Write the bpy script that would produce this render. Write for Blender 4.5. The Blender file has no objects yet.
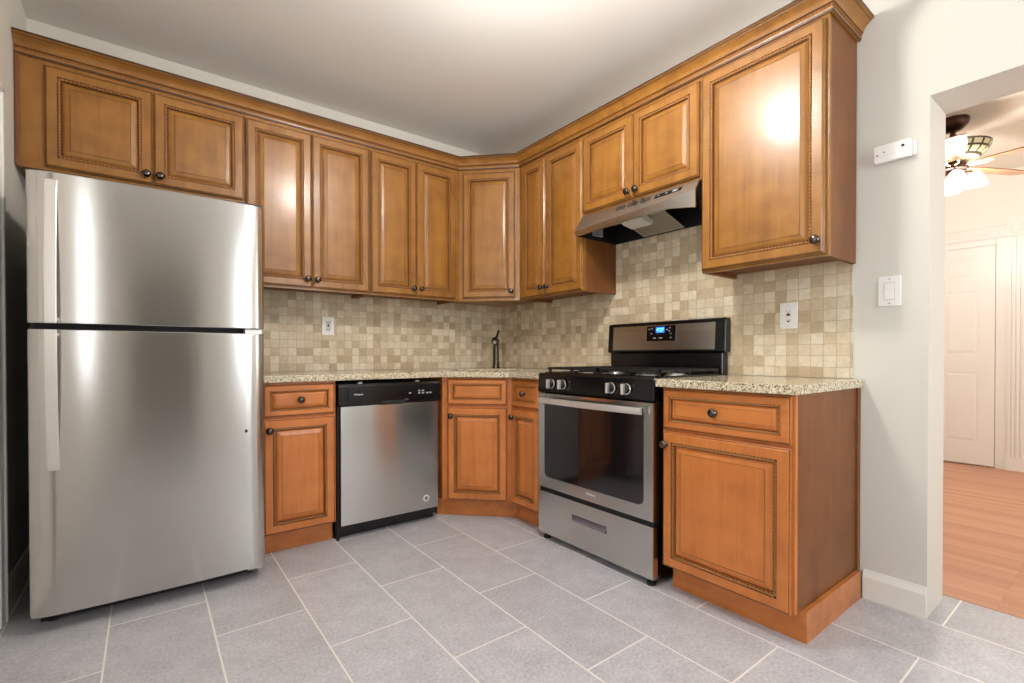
import bpy, bmesh, math, random
from mathutils import Vector, Matrix
random.seed(7)
PI = math.pi
SC = bpy.context.scene
COL = SC.collection

# ------------------------------------------------------------------ camera
F_PX = 479.02
cd = bpy.data.cameras.new('camera')
cd.sensor_width = 36.0
cd.lens = F_PX * 36.0 / 1024.0
cd.shift_x = 6.375 / 1024.0
cd.shift_y = 17.373 / 1024.0
cd.clip_start = 0.02
cam = bpy.data.objects.new('camera', cd)
COL.objects.link(cam)
cam.location = (-2.4022, -3.2438, 1.0181)
yaw, pit, rol = math.radians(36.891), math.radians(-0.4989), math.radians(-0.0613)
fw = Vector((math.sin(yaw) * math.cos(pit), math.cos(yaw) * math.cos(pit), math.sin(pit)))
rt = Vector((math.cos(yaw), -math.sin(yaw), 0))
up = rt.cross(fw)
r2 = rt * math.cos(rol) + up * math.sin(rol)
u2 = -rt * math.sin(rol) + up * math.cos(rol)
cam.rotation_euler = Matrix((r2, u2, -fw)).transposed().to_euler()
SC.camera = cam

# ------------------------------------------------------------------ world, lamps, exposure
SC.view_settings.view_transform = 'Standard'
SC.view_settings.look = 'None'
SC.view_settings.exposure = 0.35
SC.view_settings.gamma = 1.0
SC.view_settings.use_curve_mapping = False
wd = bpy.data.worlds.new('world'); SC.world = wd
wd.use_nodes = True
wd.node_tree.nodes['Background'].inputs[0].default_value = (0.80, 0.88, 1.0, 1)
wd.node_tree.nodes['Background'].inputs[1].default_value = 1.0

def area(name, loc, size, power, color, aim=(0, 0, -1), shape='DISK', size_y=None, spread=180):
    l = bpy.data.lights.new(name, 'AREA'); l.shape = shape; l.size = size
    if size_y: l.size_y = size_y
    l.energy = power; l.color = color; l.spread = math.radians(spread)
    o = bpy.data.objects.new(name, l); COL.objects.link(o)
    o.location = loc
    o.rotation_euler = Vector(aim).to_track_quat('-Z', 'Y').to_euler()
    return o

LAMP_A = (-1.33, -1.95)
GLOBE = 80.0       # radiance of the kitchen's globe lamp
WARM = (1.0, 0.965, 0.925, 1)
REAR_FILL = 5.8  # radiance of the added glowing pane behind the camera
LEFT_FILL = 11.0      # radiance of the added glowing pane in the left wall
FAN = (2.09, -2.437)

# ------------------------------------------------------------------ materials
def lin(r, g, b):
    f = lambda c: (c / 255 / 12.92) if c / 255 <= 0.04045 else ((c / 255 + 0.055) / 1.055) ** 2.4
    return (f(r), f(g), f(b), 1.0)

def newmat(name):
    m = bpy.data.materials.new(name); m.use_nodes = True
    nt = m.node_tree
    return m, nt, nt.nodes['Principled BSDF']

def nd(nt, t, **kw):
    n = nt.nodes.new(t)
    for k, v in kw.items():
        setattr(n, k, v)
    return n

def plain(name, col, rough=0.5, metal=0.0, coat=0.0, bump=0.0, bscale=200, emit=None, estr=0.0, vary=0.0, vscale=6):
    m, nt, b = newmat(name)
    b.inputs['Base Color'].default_value = col
    b.inputs['Roughness'].default_value = rough
    b.inputs['Metallic'].default_value = metal
    b.inputs['Coat Weight'].default_value = coat
    b.inputs['Coat Roughness'].default_value = 0.12
    tc = nd(nt, 'ShaderNodeTexCoord')
    if vary:
        n = nd(nt, 'ShaderNodeTexNoise'); n.inputs['Scale'].default_value = vscale; n.inputs['Detail'].default_value = 4
        nt.links.new(tc.outputs['Object'], n.inputs['Vector'])
        mr = nd(nt, 'ShaderNodeMapRange'); mr.inputs['To Min'].default_value = 1 - vary; mr.inputs['To Max'].default_value = 1 + vary
        nt.links.new(n.outputs['Fac'], mr.inputs['Value'])
        mx = nd(nt, 'ShaderNodeMix', data_type='RGBA', blend_type='MULTIPLY'); mx.inputs['Factor'].default_value = 1
        mx.inputs['A'].default_value = col
        nt.links.new(mr.outputs['Result'], mx.inputs['B'])
        nt.links.new(mx.outputs['Result'], b.inputs['Base Color'])
    if bump:
        n = nd(nt, 'ShaderNodeTexNoise'); n.inputs['Scale'].default_value = bscale
        nt.links.new(tc.outputs['Object'], n.inputs['Vector'])
        bp = nd(nt, 'ShaderNodeBump'); bp.inputs['Strength'].default_value = bump; bp.inputs['Distance'].default_value = 0.002
        nt.links.new(n.outputs['Fac'], bp.inputs['Height']); nt.links.new(bp.outputs['Normal'], b.inputs['Normal'])
    if emit:
        b.inputs['Emission Color'].default_value = emit; b.inputs['Emission Strength'].default_value = estr
    return m

def wood(name, axis, dark, mid, light, rough=0.36, scale=22, coat=0.22):
    m, nt, b = newmat(name)
    tc = nd(nt, 'ShaderNodeTexCoord'); oi = nd(nt, 'ShaderNodeObjectInfo')
    mp = nd(nt, 'ShaderNodeMapping'); s = [1, 1, 1]; s[axis] = 0.06
    mp.inputs['Scale'].default_value = s
    ad = nd(nt, 'ShaderNodeVectorMath', operation='MULTIPLY_ADD')
    ad.inputs[1].default_value = (1, 1, 1)
    sc = nd(nt, 'ShaderNodeVectorMath', operation='SCALE'); sc.inputs[0].default_value = (13, 7, 9)
    nt.links.new(oi.outputs['Random'], sc.inputs['Scale'])
    nt.links.new(tc.outputs['Object'], mp.inputs['Vector'])
    nt.links.new(mp.outputs['Vector'], ad.inputs[0]); nt.links.new(sc.outputs['Vector'], ad.inputs[2])
    n1 = nd(nt, 'ShaderNodeTexNoise'); n1.inputs['Scale'].default_value = scale; n1.inputs['Detail'].default_value = 7
    n1.inputs['Roughness'].default_value = 0.62; n1.inputs['Distortion'].default_value = 0.6
    nt.links.new(ad.outputs['Vector'], n1.inputs['Vector'])
    n2 = nd(nt, 'ShaderNodeTexNoise'); n2.inputs['Scale'].default_value = 9; n2.inputs['Detail'].default_value = 4
    nt.links.new(tc.outputs['Object'], n2.inputs['Vector'])
    am = nd(nt, 'ShaderNodeMix', data_type='FLOAT'); am.inputs['Factor'].default_value = 0.5
    nt.links.new(n1.outputs['Fac'], am.inputs['A']); nt.links.new(n2.outputs['Fac'], am.inputs['B'])
    cr = nd(nt, 'ShaderNodeValToRGB')
    e = cr.color_ramp.elements
    e[0].position = 0.30; e[0].color = dark
    e[1].position = 0.70; e[1].color = light
    k = cr.color_ramp.elements.new(0.5); k.color = mid
    nt.links.new(am.outputs['Result'], cr.inputs['Fac'])
    nt.links.new(cr.outputs['Color'], b.inputs['Base Color'])
    b.inputs['Roughness'].default_value = rough
    b.inputs['Coat Weight'].default_value = coat; b.inputs['Coat Roughness'].default_value = 0.15
    return m

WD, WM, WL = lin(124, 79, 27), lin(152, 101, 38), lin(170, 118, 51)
M = {}
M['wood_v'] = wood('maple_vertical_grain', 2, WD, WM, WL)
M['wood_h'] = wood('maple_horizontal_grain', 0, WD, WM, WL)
BD_, BM_, BL_ = lin(172, 98, 40), lin(198, 117, 52), lin(212, 132, 64)  # same maple, with the brighter, warmer light on base cabinets put into colour
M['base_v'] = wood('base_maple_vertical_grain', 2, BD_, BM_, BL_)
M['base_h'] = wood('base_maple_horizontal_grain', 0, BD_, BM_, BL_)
M['side'] = wood('side_wood', 2, lin(108, 62, 25), lin(122, 72, 30), lin(136, 84, 38), rough=0.5, coat=0.0)  # darker brown wood on cabinet sides and wall-cabinet bottoms
M['glaze'] = plain('brown_glaze', lin(62, 33, 15), 0.45, vary=0.2)
M['rope'] = plain('glazed_rope', lin(164, 108, 54), 0.4, vary=0.15, vscale=30)
M['wood_dark'] = wood('dark_plinth_wood', 0, lin(104, 56, 30), lin(122, 68, 38), lin(140, 82, 46))
M['bronze'] = plain('oil_rubbed_bronze', lin(92, 84, 78), 0.2, 1.0)
M['faucet'] = plain('dark_bronze_faucet', lin(88, 76, 66), 0.25, 0.9)
M['black'] = plain('black_enamel', lin(14, 13, 14), 0.18)
M['black_matte'] = plain('black_matte', lin(16, 15, 16), 0.6)
M['iron'] = plain('cast_iron', lin(22, 21, 21), 0.55, bump=0.2, bscale=400)
M['fridge_side'] = plain('charcoal_side', lin(38, 36, 36), 0.5, bump=0.15, bscale=500)
M['glass_black'] = plain('oven_glass', lin(22, 18, 20), 0.06)
M['glass_black'].node_tree.nodes['Principled BSDF'].inputs['Coat Weight'].default_value = 0.6
M['chrome'] = plain('chrome', (0.75, 0.74, 0.72, 1), 0.15, 1.0)
M['alu'] = plain('aluminium', (0.62, 0.60, 0.57, 1), 0.35, 1.0)
M['plastic'] = plain('white_plastic', lin(246, 244, 240), 0.35)
M['plastic_dim'] = plain('cream_plastic', lin(215, 210, 198), 0.4)
M['lens'] = plain('frosted_lens', lin(236, 234, 226), 0.3)
M['handle'] = plain('satin_handle', (0.86, 0.83, 0.79, 1), 0.34, 0.75)
M['wall'] = plain('wall_paint', lin(221, 217, 207), 0.7, bump=0.05, bscale=120)
M['wall_l'] = M['wall']
M['ceil'] = plain('ceiling_paint', lin(238, 236, 230), 0.75, bump=0.05, bscale=90)
M['trim'] = plain('white_trim_paint', lin(238, 235, 228), 0.35)
M['hall_wall'] = plain('hall_wall_paint', lin(242, 237, 228), 0.7, bump=0.05, bscale=120)
M['hall_ceil'] = plain('hall_ceiling_texture', lin(238, 230, 214), 0.85, bump=0.6, bscale=60)
M['red'] = plain('red_button', lin(120, 22, 24), 0.4)
M['green'] = plain('green_button', lin(40, 40, 44), 0.4)
M['dark'] = plain('dark_slot', lin(26, 22, 20), 0.6)
M['grey'] = plain('grey_print', lin(150, 148, 148), 0.5)
M['white_print'] = plain('white_print', lin(235, 235, 235), 0.5)
M['blue_led'] = plain('blue_led', lin(10, 30, 160), 0.4, emit=lin(30, 110, 255), estr=1.6)
M['digit'] = plain('led_digits', lin(120, 200, 255), 0.4, emit=lin(110, 200, 255), estr=2.5)
M['paper'] = plain('paper_label', lin(186, 186, 186), 0.7)
M['globe'] = plain('lit_globe', lin(250, 245, 235), 0.5, emit=WARM, estr=GLOBE)
M['pane'] = plain('fill_pane', lin(240, 244, 250), 0.4, emit=(0.90, 0.95, 1.0, 1), estr=LEFT_FILL)
M['hall_pane'] = plain('hall_fill_pane', lin(245, 245, 245), 0.4, emit=(1.0, 0.98, 0.95, 1), estr=3.0)
M['rear_pane'] = plain('rear_fill_pane', lin(240, 244, 250), 0.4, emit=(0.88, 0.94, 1.0, 1), estr=REAR_FILL)
M['bulb'] = plain('lit_glass_shade', lin(255, 250, 240), 0.4, emit=(1, 0.93, 0.82, 1), estr=9.0)
M['fan_brown'] = plain('fan_bronze', lin(70, 42, 32), 0.35, 0.6)
M['fan_cream'] = plain('fan_cream_shade', lin(238, 220, 190), 0.4)
M['blade'] = wood('fan_blade_oak', 0, lin(150, 96, 60), lin(178, 122, 80), lin(196, 140, 98), coat=0.2)

def steel(name, col=(0.60, 0.585, 0.56, 1), rough=0.20, aniso=0.8):
    m, nt, b = newmat(name)
    b.inputs['Base Color'].default_value = col
    b.inputs['Metallic'].default_value = 1.0
    b.inputs['Roughness'].default_value = rough
    b.inputs['Anisotropic'].default_value = aniso
    b.inputs['Anisotropic Rotation'].default_value = 0.25
    tg = nd(nt, 'ShaderNodeTangent', direction_type='RADIAL', axis='Z')
    nt.links.new(tg.outputs['Tangent'], b.inputs['Tangent'])
    tc = nd(nt, 'ShaderNodeTexCoord'); mp = nd(nt, 'ShaderNodeMapping'); mp.inputs['Scale'].default_value = (6, 6, 700)
    n = nd(nt, 'ShaderNodeTexNoise'); n.inputs['Scale'].default_value = 1.0; n.inputs['Detail'].default_value = 3
    nt.links.new(tc.outputs['Object'], mp.inputs['Vector']); nt.links.new(mp.outputs['Vector'], n.inputs['Vector'])
    mr = nd(nt, 'ShaderNodeMapRange'); mr.inputs['To Min'].default_value = rough - 0.02; mr.inputs['To Max'].default_value = rough + 0.02
    nt.links.new(n.outputs['Fac'], mr.inputs['Value']); nt.links.new(mr.outputs['Result'], b.inputs['Roughness'])
    return m
M['steel'] = steel('brushed_stainless')
M['steel_hood'] = steel('brushed_stainless_hood', (0.58, 0.56, 0.53, 1), 0.26, 0.4)

def floor_tile():
    m, nt, b = newmat('grey_slate_tile')
    tc = nd(nt, 'ShaderNodeTexCoord'); mp = nd(nt, 'ShaderNodeMapping')
    # rows (0.3125 wide) run along world y; tile length 0.625, half offset
    mp.inputs['Rotation'].default_value = (0, 0, PI / 2)
    mp.inputs['Location'].default_value = (-0.305 + 0.0, 0.02, 0)
    sx = nd(nt, 'ShaderNodeSeparateXYZ'); cx = nd(nt, 'ShaderNodeCombineXYZ')
    nt.links.new(tc.outputs['Object'], sx.inputs[0])
    a1 = nd(nt, 'ShaderNodeMath', operation='ADD'); a1.inputs[1].default_value = 1.235 + 0.625 * 20
    a2 = nd(nt, 'ShaderNodeMath', operation='ADD'); a2.inputs[1].default_value = 0.02 + 0.3125 * 22
    nt.links.new(sx.outputs['Y'], a1.inputs[0]); nt.links.new(sx.outputs['X'], a2.inputs[0])
    nt.links.new(a1.outputs[0], cx.inputs['X']); nt.links.new(a2.outputs[0], cx.inputs['Y'])
    nt.nodes.remove(mp)
    br = nd(nt, 'ShaderNodeTexBrick', offset=0.5, offset_frequency=2, squash=1.0)
    br.inputs['Scale'].default_value = 1; br.inputs['Mortar Size'].default_value = 0.0031
    br.inputs['Mortar Smooth'].default_value = 0.1; br.inputs['Bias'].default_value = 0
    br.inputs['Brick Width'].default_value = 0.625; br.inputs['Row Height'].default_value = 0.3125
    br.inputs['Color1'].default_value = (0.92, 0.92, 0.92, 1); br.inputs['Color2'].default_value = (1.06, 1.06, 1.06, 1)
    br.inputs['Mortar'].default_value = (0, 0, 0, 1)
    nt.links.new(cx.outputs[0], br.inputs['Vector'])
    n1 = nd(nt, 'ShaderNodeTexNoise'); n1.inputs['Scale'].default_value = 9; n1.inputs['Detail'].default_value = 9; n1.inputs['Roughness'].default_value = 0.7
    nt.links.new(tc.outputs['Object'], n1.inputs['Vector'])
    n3 = nd(nt, 'ShaderNodeTexNoise'); n3.inputs['Scale'].default_value = 90; n3.inputs['Detail'].default_value = 5
    nt.links.new(tc.outputs['Object'], n3.inputs['Vector'])
    mm = nd(nt, 'ShaderNodeMix', data_type='FLOAT'); mm.inputs['Factor'].default_value = 0.55
    nt.links.new(n1.outputs['Fac'], mm.inputs['A']); nt.links.new(n3.outputs['Fac'], mm.inputs['B'])
    cr = nd(nt, 'ShaderNodeValToRGB'); e = cr.color_ramp.elements
    e[0].position = 0.33; e[0].color = lin(164, 163, 168); e[1].position = 0.66; e[1].color = lin(208, 206, 209)
    nt.links.new(mm.outputs['Result'], cr.inputs['Fac'])
    mu = nd(nt, 'ShaderNodeMix', data_type='RGBA', blend_type='MULTIPLY'); mu.inputs['Factor'].default_value = 1
    nt.links.new(cr.outputs['Color'], mu.inputs['A']); nt.links.new(br.outputs['Color'], mu.inputs['B'])
    mg = nd(nt, 'ShaderNodeMix', data_type='RGBA'); mg.inputs['B'].default_value = lin(238, 233, 226)
    nt.links.new(br.outputs['Fac'], mg.inputs['Factor']); nt.links.new(mu.outputs['Result'], mg.inputs['A'])
    nt.links.new(mg.outputs['Result'], b.inputs['Base Color'])
    b.inputs['Roughness'].default_value = 0.42
    iv = nd(nt, 'ShaderNodeMath', operation='MULTIPLY_ADD'); iv.inputs[1].default_value = -1.0
    nt.links.new(br.outputs['Fac'], iv.inputs[0])
    sm = nd(nt, 'ShaderNodeMath', operation='MULTIPLY'); sm.inputs[1].default_value = 0.25
    nt.links.new(n3.outputs['Fac'], sm.inputs[0]); nt.links.new(sm.outputs[0], iv.inputs[2])
    bp = nd(nt, 'ShaderNodeBump'); bp.inputs['Strength'].default_value = 0.35; bp.inputs['Distance'].default_value = 0.002
    nt.links.new(iv.outputs[0], bp.inputs['Height']); nt.links.new(bp.outputs['Normal'], b.inputs['Normal'])
    return m
M['tile'] = floor_tile()

def travertine():
    m, nt, b = newmat('tumbled_travertine')
    tc = nd(nt, 'ShaderNodeTexCoord'); sx = nd(nt, 'ShaderNodeSeparateXYZ'); cx = nd(nt, 'ShaderNodeCombineXYZ')
    nt.links.new(tc.outputs['Object'], sx.inputs[0])
    a1 = nd(nt, 'ShaderNodeMath', operation='SUBTRACT')       # x - y runs along both walls
    nt.links.new(sx.outputs['X'], a1.inputs[0]); nt.links.new(sx.outputs['Y'], a1.inputs[1])
    a2 = nd(nt, 'ShaderNodeMath', operation='ADD'); a2.inputs[1].default_value = 10.16
    nt.links.new(a1.outputs[0], a2.inputs[0])
    a3 = nd(nt, 'ShaderNodeMath', operation='ADD'); a3.inputs[1].default_value = -0.914 + 0.0508 * 20
    nt.links.new(sx.outputs['Z'], a3.inputs[0])
    # a little wander so the tumbled tiles are not perfectly square
    nw = nd(nt, 'ShaderNodeTexNoise'); nw.inputs['Scale'].default_value = 26; nw.inputs['Detail'].default_value = 1
    nt.links.new(tc.outputs['Object'], nw.inputs['Vector'])
    wv = nd(nt, 'ShaderNodeVectorMath', operation='SCALE'); wv.inputs['Scale'].default_value = 0.006
    nt.links.new(nw.outputs['Color'], wv.inputs[0])
    nt.links.new(a2.outputs[0], cx.inputs['X']); nt.links.new(a3.outputs[0], cx.inputs['Y'])
    av = nd(nt, 'ShaderNodeVectorMath', operation='ADD')
    nt.links.new(cx.outputs[0], av.inputs[0]); nt.links.new(wv.outputs[0], av.inputs[1])
    br = nd(nt, 'ShaderNodeTexBrick', offset=0.0, offset_frequency=2, squash=1.0)
    br.inputs['Scale'].default_value = 1; br.inputs['Mortar Size'].default_value = 0.0015
    br.inputs['Mortar Smooth'].default_value = 0.5; br.inputs['Bias'].default_value = 0
    br.inputs['Brick Width'].default_value = 0.0508; br.inputs['Row Height'].default_value = 0.0508
    br.inputs['Color1'].default_value = (0, 0, 0, 1); br.inputs['Color2'].default_value = (1, 1, 1, 1); br.inputs['Mortar'].default_value = (0.5, 0.5, 0.5, 1)
    nt.links.new(av.outputs[0], br.inputs['Vector'])
    cr = nd(nt, 'ShaderNodeValToRGB'); e = cr.color_ramp.elements
    e[0].position = 0.0; e[0].color = lin(190, 168, 134); e[1].position = 1.0; e[1].color = lin(232, 220, 196)
    k = e.new(0.3); k.color = lin(209, 190, 157)
    k = e.new(0.65); k.color = lin(222, 207, 178)
    nt.links.new(br.outputs['Color'], cr.inputs['Fac'])
    n1 = nd(nt, 'ShaderNodeTexNoise'); n1.inputs['Scale'].default_value = 45; n1.inputs['Detail'].default_value = 8; n1.inputs['Roughness'].default_value = 0.7
    nt.links.new(tc.outputs['Object'], n1.inputs['Vector'])
    mr = nd(nt, 'ShaderNodeMapRange'); mr.inputs['From Min'].default_value = 0.3; mr.inputs['From Max'].default_value = 0.7
    mr.inputs['To Min'].default_value = 0.84; mr.inputs['To Max'].default_value = 1.10
    nt.links.new(n1.outputs['Fac'], mr.inputs['Value'])
    mu = nd(nt, 'ShaderNodeMix', data_type='RGBA', blend_type='MULTIPLY'); mu.inputs['Factor'].default_value = 1
    nt.links.new(cr.outputs['Color'], mu.inputs['A']); nt.links.new(mr.outputs['Result'], mu.inputs['B'])
    mg = nd(nt, 'ShaderNodeMix', data_type='RGBA'); mg.inputs['B'].default_value = lin(182, 166, 136)
    nt.links.new(br.outputs['Fac'], mg.inputs['Factor']); nt.links.new(mu.outputs['Result'], mg.inputs['A'])
    nt.links.new(mg.outputs['Result'], b.inputs['Base Color'])
    b.inputs['Roughness'].default_value = 0.5
    iv = nd(nt, 'ShaderNodeMath', operation='MULTIPLY_ADD'); iv.inputs[1].default_value = -1.0
    sm = nd(nt, 'ShaderNodeMath', operation='MULTIPLY'); sm.inputs[1].default_value = 0.5
    nt.links.new(n1.outputs['Fac'], sm.inputs[0])
    nt.links.new(br.outputs['Fac'], iv.inputs[0]); nt.links.new(sm.outputs[0], iv.inputs[2])
    bp = nd(nt, 'ShaderNodeBump'); bp.inputs['Strength'].default_value = 0.5; bp.inputs['Distance'].default_value = 0.002
    nt.links.new(iv.outputs[0], bp.inputs['Height']); nt.links.new(bp.outputs['Normal'], b.inputs['Normal'])
    return m
M['trav'] = travertine()

def granite():
    m, nt, b = newmat('speckled_granite')
    tc = nd(nt, 'ShaderNodeTexCoord')
    v = nd(nt, 'ShaderNodeTexVoronoi'); v.inputs['Scale'].default_value = 210
    nt.links.new(tc.outputs['Object'], v.inputs['Vector'])
    sep = nd(nt, 'ShaderNodeSeparateColor'); nt.links.new(v.outputs['Color'], sep.inputs[0])
    cr = nd(nt, 'ShaderNodeValToRGB'); cr.color_ramp.interpolation = 'CONSTANT'; e = cr.color_ramp.elements
    e[0].position = 0; e[0].color = lin(78, 62, 46)
    e[1].position = 0.13; e[1].color = lin(150, 126, 90)
    for p, c in ((0.30, (204, 190, 160)), (0.55, (226, 215, 190)), (0.78, (188, 172, 140)), (0.90, (240, 232, 214))):
        k = e.new(p); k.color = lin(*c)
    nt.links.new(sep.outputs[0], cr.inputs['Fac'])
    n = nd(nt, 'ShaderNodeTexNoise'); n.inputs['Scale'].default_value = 30; n.inputs['Detail'].default_value = 4
    nt.links.new(tc.outputs['Object'], n.inputs['Vector'])
    mx = nd(nt, 'ShaderNodeMix', data_type='RGBA'); mx.inputs['B'].default_value = lin(212, 198, 168); 
    mr = nd(nt, 'ShaderNodeMapRange'); mr.inputs['From Min'].default_value = 0.35; mr.inputs['From Max'].default_value = 0.75; mr.inputs['To Max'].default_value = 0.6
    nt.links.new(n.outputs['Fac'], mr.inputs['Value']); nt.links.new(mr.outputs['Result'], mx.inputs['Factor'])
    nt.links.new(cr.outputs['Color'], mx.inputs['A']); nt.links.new(mx.outputs['Result'], b.inputs['Base Color'])
    b.inputs['Roughness'].default_value = 0.14
    return m
M['granite'] = granite()

def wood_floor():
    m, nt, b = newmat('strip_wood_floor')
    tc = nd(nt, 'ShaderNodeTexCoord'); sx = nd(nt, 'ShaderNodeSeparateXYZ'); cx = nd(nt, 'ShaderNodeCombineXYZ')
    nt.links.new(tc.outputs['Object'], sx.inputs[0])
    a1 = nd(nt, 'ShaderNodeMath', operation='ADD'); a1.inputs[1].default_value = 20
    a2 = nd(nt, 'ShaderNodeMath', operation='ADD'); a2.inputs[1].default_value = 20
    nt.links.new(sx.outputs['Y'], a1.inputs[0]); nt.links.new(sx.outputs['X'], a2.inputs[0])
    nt.links.new(a1.outputs[0], cx.inputs['X']); nt.links.new(a2.outputs[0], cx.inputs['Y'])
    br = nd(nt, 'ShaderNodeTexBrick', offset=0.37, offset_frequency=3)
    br.inputs['Scale'].default_value = 1; br.inputs['Mortar Size'].default_value = 0.0008
    br.inputs['Brick Width'].default_value = 0.9; br.inputs['Row Height'].default_value = 0.057
    br.inputs['Color1'].default_value = lin(188, 130, 96); br.inputs['Color2'].default_value = lin(206, 150, 116); br.inputs['Mortar'].default_value = lin(165, 108, 76)
    nt.links.new(cx.outputs[0], br.inputs['Vector'])
    n = nd(nt, 'ShaderNodeTexNoise'); n.inputs['Scale'].default_value = 30; n.inputs['Detail'].default_value = 5
    mp = nd(nt, 'ShaderNodeMapping'); mp.inputs['Scale'].default_value = (1, 0.06, 1)
    nt.links.new(tc.outputs['Object'], mp.inputs['Vector']); nt.links.new(mp.outputs[0], n.inputs['Vector'])
    mr = nd(nt, 'ShaderNodeMapRange'); mr.inputs['To Min'].default_value = 0.85; mr.inputs['To Max'].default_value = 1.12
    nt.links.new(n.outputs['Fac'], mr.inputs['Value'])
    mu = nd(nt, 'ShaderNodeMix', data_type='RGBA', blend_type='MULTIPLY'); mu.inputs['Factor'].default_value = 1
    nt.links.new(br.outputs['Color'], mu.inputs['A']); nt.links.new(mr.outputs['Result'], mu.inputs['B'])
    nt.links.new(mu.outputs['Result'], b.inputs['Base Color'])
    b.inputs['Roughness'].default_value = 0.35
    return m
M['wood_floor'] = wood_floor()

def tiffany():
    m, nt, b = newmat('leaded_glass')
    tc = nd(nt, 'ShaderNodeTexCoord')
    br = nd(nt, 'ShaderNodeTexBrick', offset=0.0)
    br.inputs['Scale'].default_value = 1; br.inputs['Mortar Size'].default_value = 0.006
    br.inputs['Brick Width'].default_value = 0.052; br.inputs['Row Height'].default_value = 0.040
    br.inputs['Color1'].default_value = lin(226, 214, 176); br.inputs['Color2'].default_value = lin(206, 200, 160); br.inputs['Mortar'].default_value = lin(70, 66, 48)
    sx = nd(nt, 'ShaderNodeSeparateXYZ'); cx = nd(nt, 'ShaderNodeCombineXYZ')
    nt.links.new(tc.outputs['Object'], sx.inputs[0])
    at = nd(nt, 'ShaderNodeMath', operation='ARCTAN2')
    nt.links.new(sx.outputs['Y'], at.inputs[0]); nt.links.new(sx.outputs['X'], at.inputs[1])
    sl = nd(nt, 'ShaderNodeMath', operation='MULTIPLY'); sl.inputs[1].default_value = 0.15
    nt.links.new(at.outputs[0], sl.inputs[0]); nt.links.new(sl.outputs[0], cx.inputs['X']); nt.links.new(sx.outputs['Z'], cx.inputs['Y'])
    nt.links.new(cx.outputs[0], br.inputs['Vector']); nt.links.new(br.outputs['Color'], b.inputs['Base Color'])
    b.inputs['Roughness'].default_value = 0.25
    return m
M['tiffany'] = tiffany()

def filter_mesh():
    m, nt, b = newmat('aluminium_filter_mesh')
    tc = nd(nt, 'ShaderNodeTexCoord')
    w = nd(nt, 'ShaderNodeTexChecker'); w.inputs['Scale'].default_value = 190
    w.inputs['Color1'].default_value = (0.62, 0.59, 0.53, 1); w.inputs['Color2'].default_value = (0.20, 0.19, 0.17, 1)
    nt.links.new(tc.outputs['Object'], w.inputs['Vector']); nt.links.new(w.outputs['Color'], b.inputs['Base Color'])
    b.inputs['Metallic'].default_value = 0.8; b.inputs['Roughness'].default_value = 0.45
    return m
M['filter'] = filter_mesh()

# ------------------------------------------------------------------ mesh helpers
def obj(name, bm, mats, parent=None, smooth=None, bevel=0.0, seg=2):
    me = bpy.data.meshes.new(name)
    bmesh.ops.recalc_face_normals(bm, faces=bm.faces)
    bm.to_mesh(me); bm.free()
    for m in (mats if isinstance(mats, (list, tuple)) else [mats]):
        me.materials.append(m)
    o = bpy.data.objects.new(name, me); COL.objects.link(o)
    if parent: o.parent = parent
    if smooth is not None:
        me.shade_smooth(); me.set_sharp_from_angle(angle=math.radians(smooth))
    if bevel:
        md = o.modifiers.new('bevel', 'BEVEL'); md.width = bevel; md.segments = seg; md.limit_method = 'ANGLE'
        md.angle_limit = math.radians(40)
    return o

def thing(name, label, cat, loc=(0, 0, 0), rotz=0.0, group=None):
    o = bpy.data.objects.new(name, None); COL.objects.link(o)
    o.empty_display_size = 0.05
    o.location = loc; o.rotation_euler = (0, 0, rotz)
    o['label'] = label; o['category'] = cat
    if group: o['group'] = group
    return o

def tag(o, label, cat, group=None):
    o['label'] = label; o['category'] = cat
    if group: o['group'] = group
    return o

def struct(name, bm, mats, parent=None, **kw):
    o = obj(name, bm, mats, parent, **kw)
    if parent is None: o['kind'] = 'structure'
    return o

def box(bm, x0, x1, y0, y1, z0, z1, mi=0):
    v = [bm.verts.new((x, y, z)) for z in (z0, z1) for y in (y0, y1) for x in (x0, x1)]
    for q in ((0, 2, 3, 1), (4, 5, 7, 6), (0, 1, 5, 4), (2, 6, 7, 3), (0, 4, 6, 2), (1, 3, 7, 5)):
        f = bm.faces.new([v[i] for i in q]); f.material_index = mi
    return v

def boxes(*bs):
    bm = bmesh.new()
    for b in bs: box(bm, *b)
    return bm

def prism(bm, pts, z0, z1, mi=0, T=None):
    T = T or (lambda a, b, c: (a, b, c))
    a = [bm.verts.new(T(x, y, z0)) for x, y in pts]; b = [bm.verts.new(T(x, y, z1)) for x, y in pts]
    n = len(pts)
    fs = [bm.faces.new(a[::-1]), bm.faces.new(b)]
    for i in range(n):
        fs.append(bm.faces.new((a[i], a[(i + 1) % n], b[(i + 1) % n], b[i])))
    for f in fs: f.material_index = mi
    return bm

def lathe(bm, prof, seg=20, T=None, mi=0):
    """prof: (r, h); axis along +h.  T maps (x, y, h) to a point."""
    T = T or (lambda x, y, h: (x, y, h))
    rings = []
    for r, h in prof:
        if r < 1e-6: rings.append([bm.verts.new(T(0, 0, h))])
        else: rings.append([bm.verts.new(T(r * math.cos(2 * PI * k / seg), r * math.sin(2 * PI * k / seg), h)) for k in range(seg)])
    for a, b in zip(rings, rings[1:]):
        for k in range(seg):
            k2 = (k + 1) % seg
            if len(a) == 1 and len(b) == 1: continue
            if len(a) == 1: f = bm.faces.new((a[0], b[k], b[k2]))
            elif len(b) == 1: f = bm.faces.new((a[k], a[k2], b[0]))
            else: f = bm.faces.new((a[k], a[k2], b[k2], b[k]))
            f.material_index = mi
    for rg, rev in ((rings[0], True), (rings[-1], False)):
        if len(rg) > 1:
            f = bm.faces.new(rg[::-1] if rev else rg); f.material_index = mi
    return bm

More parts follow.
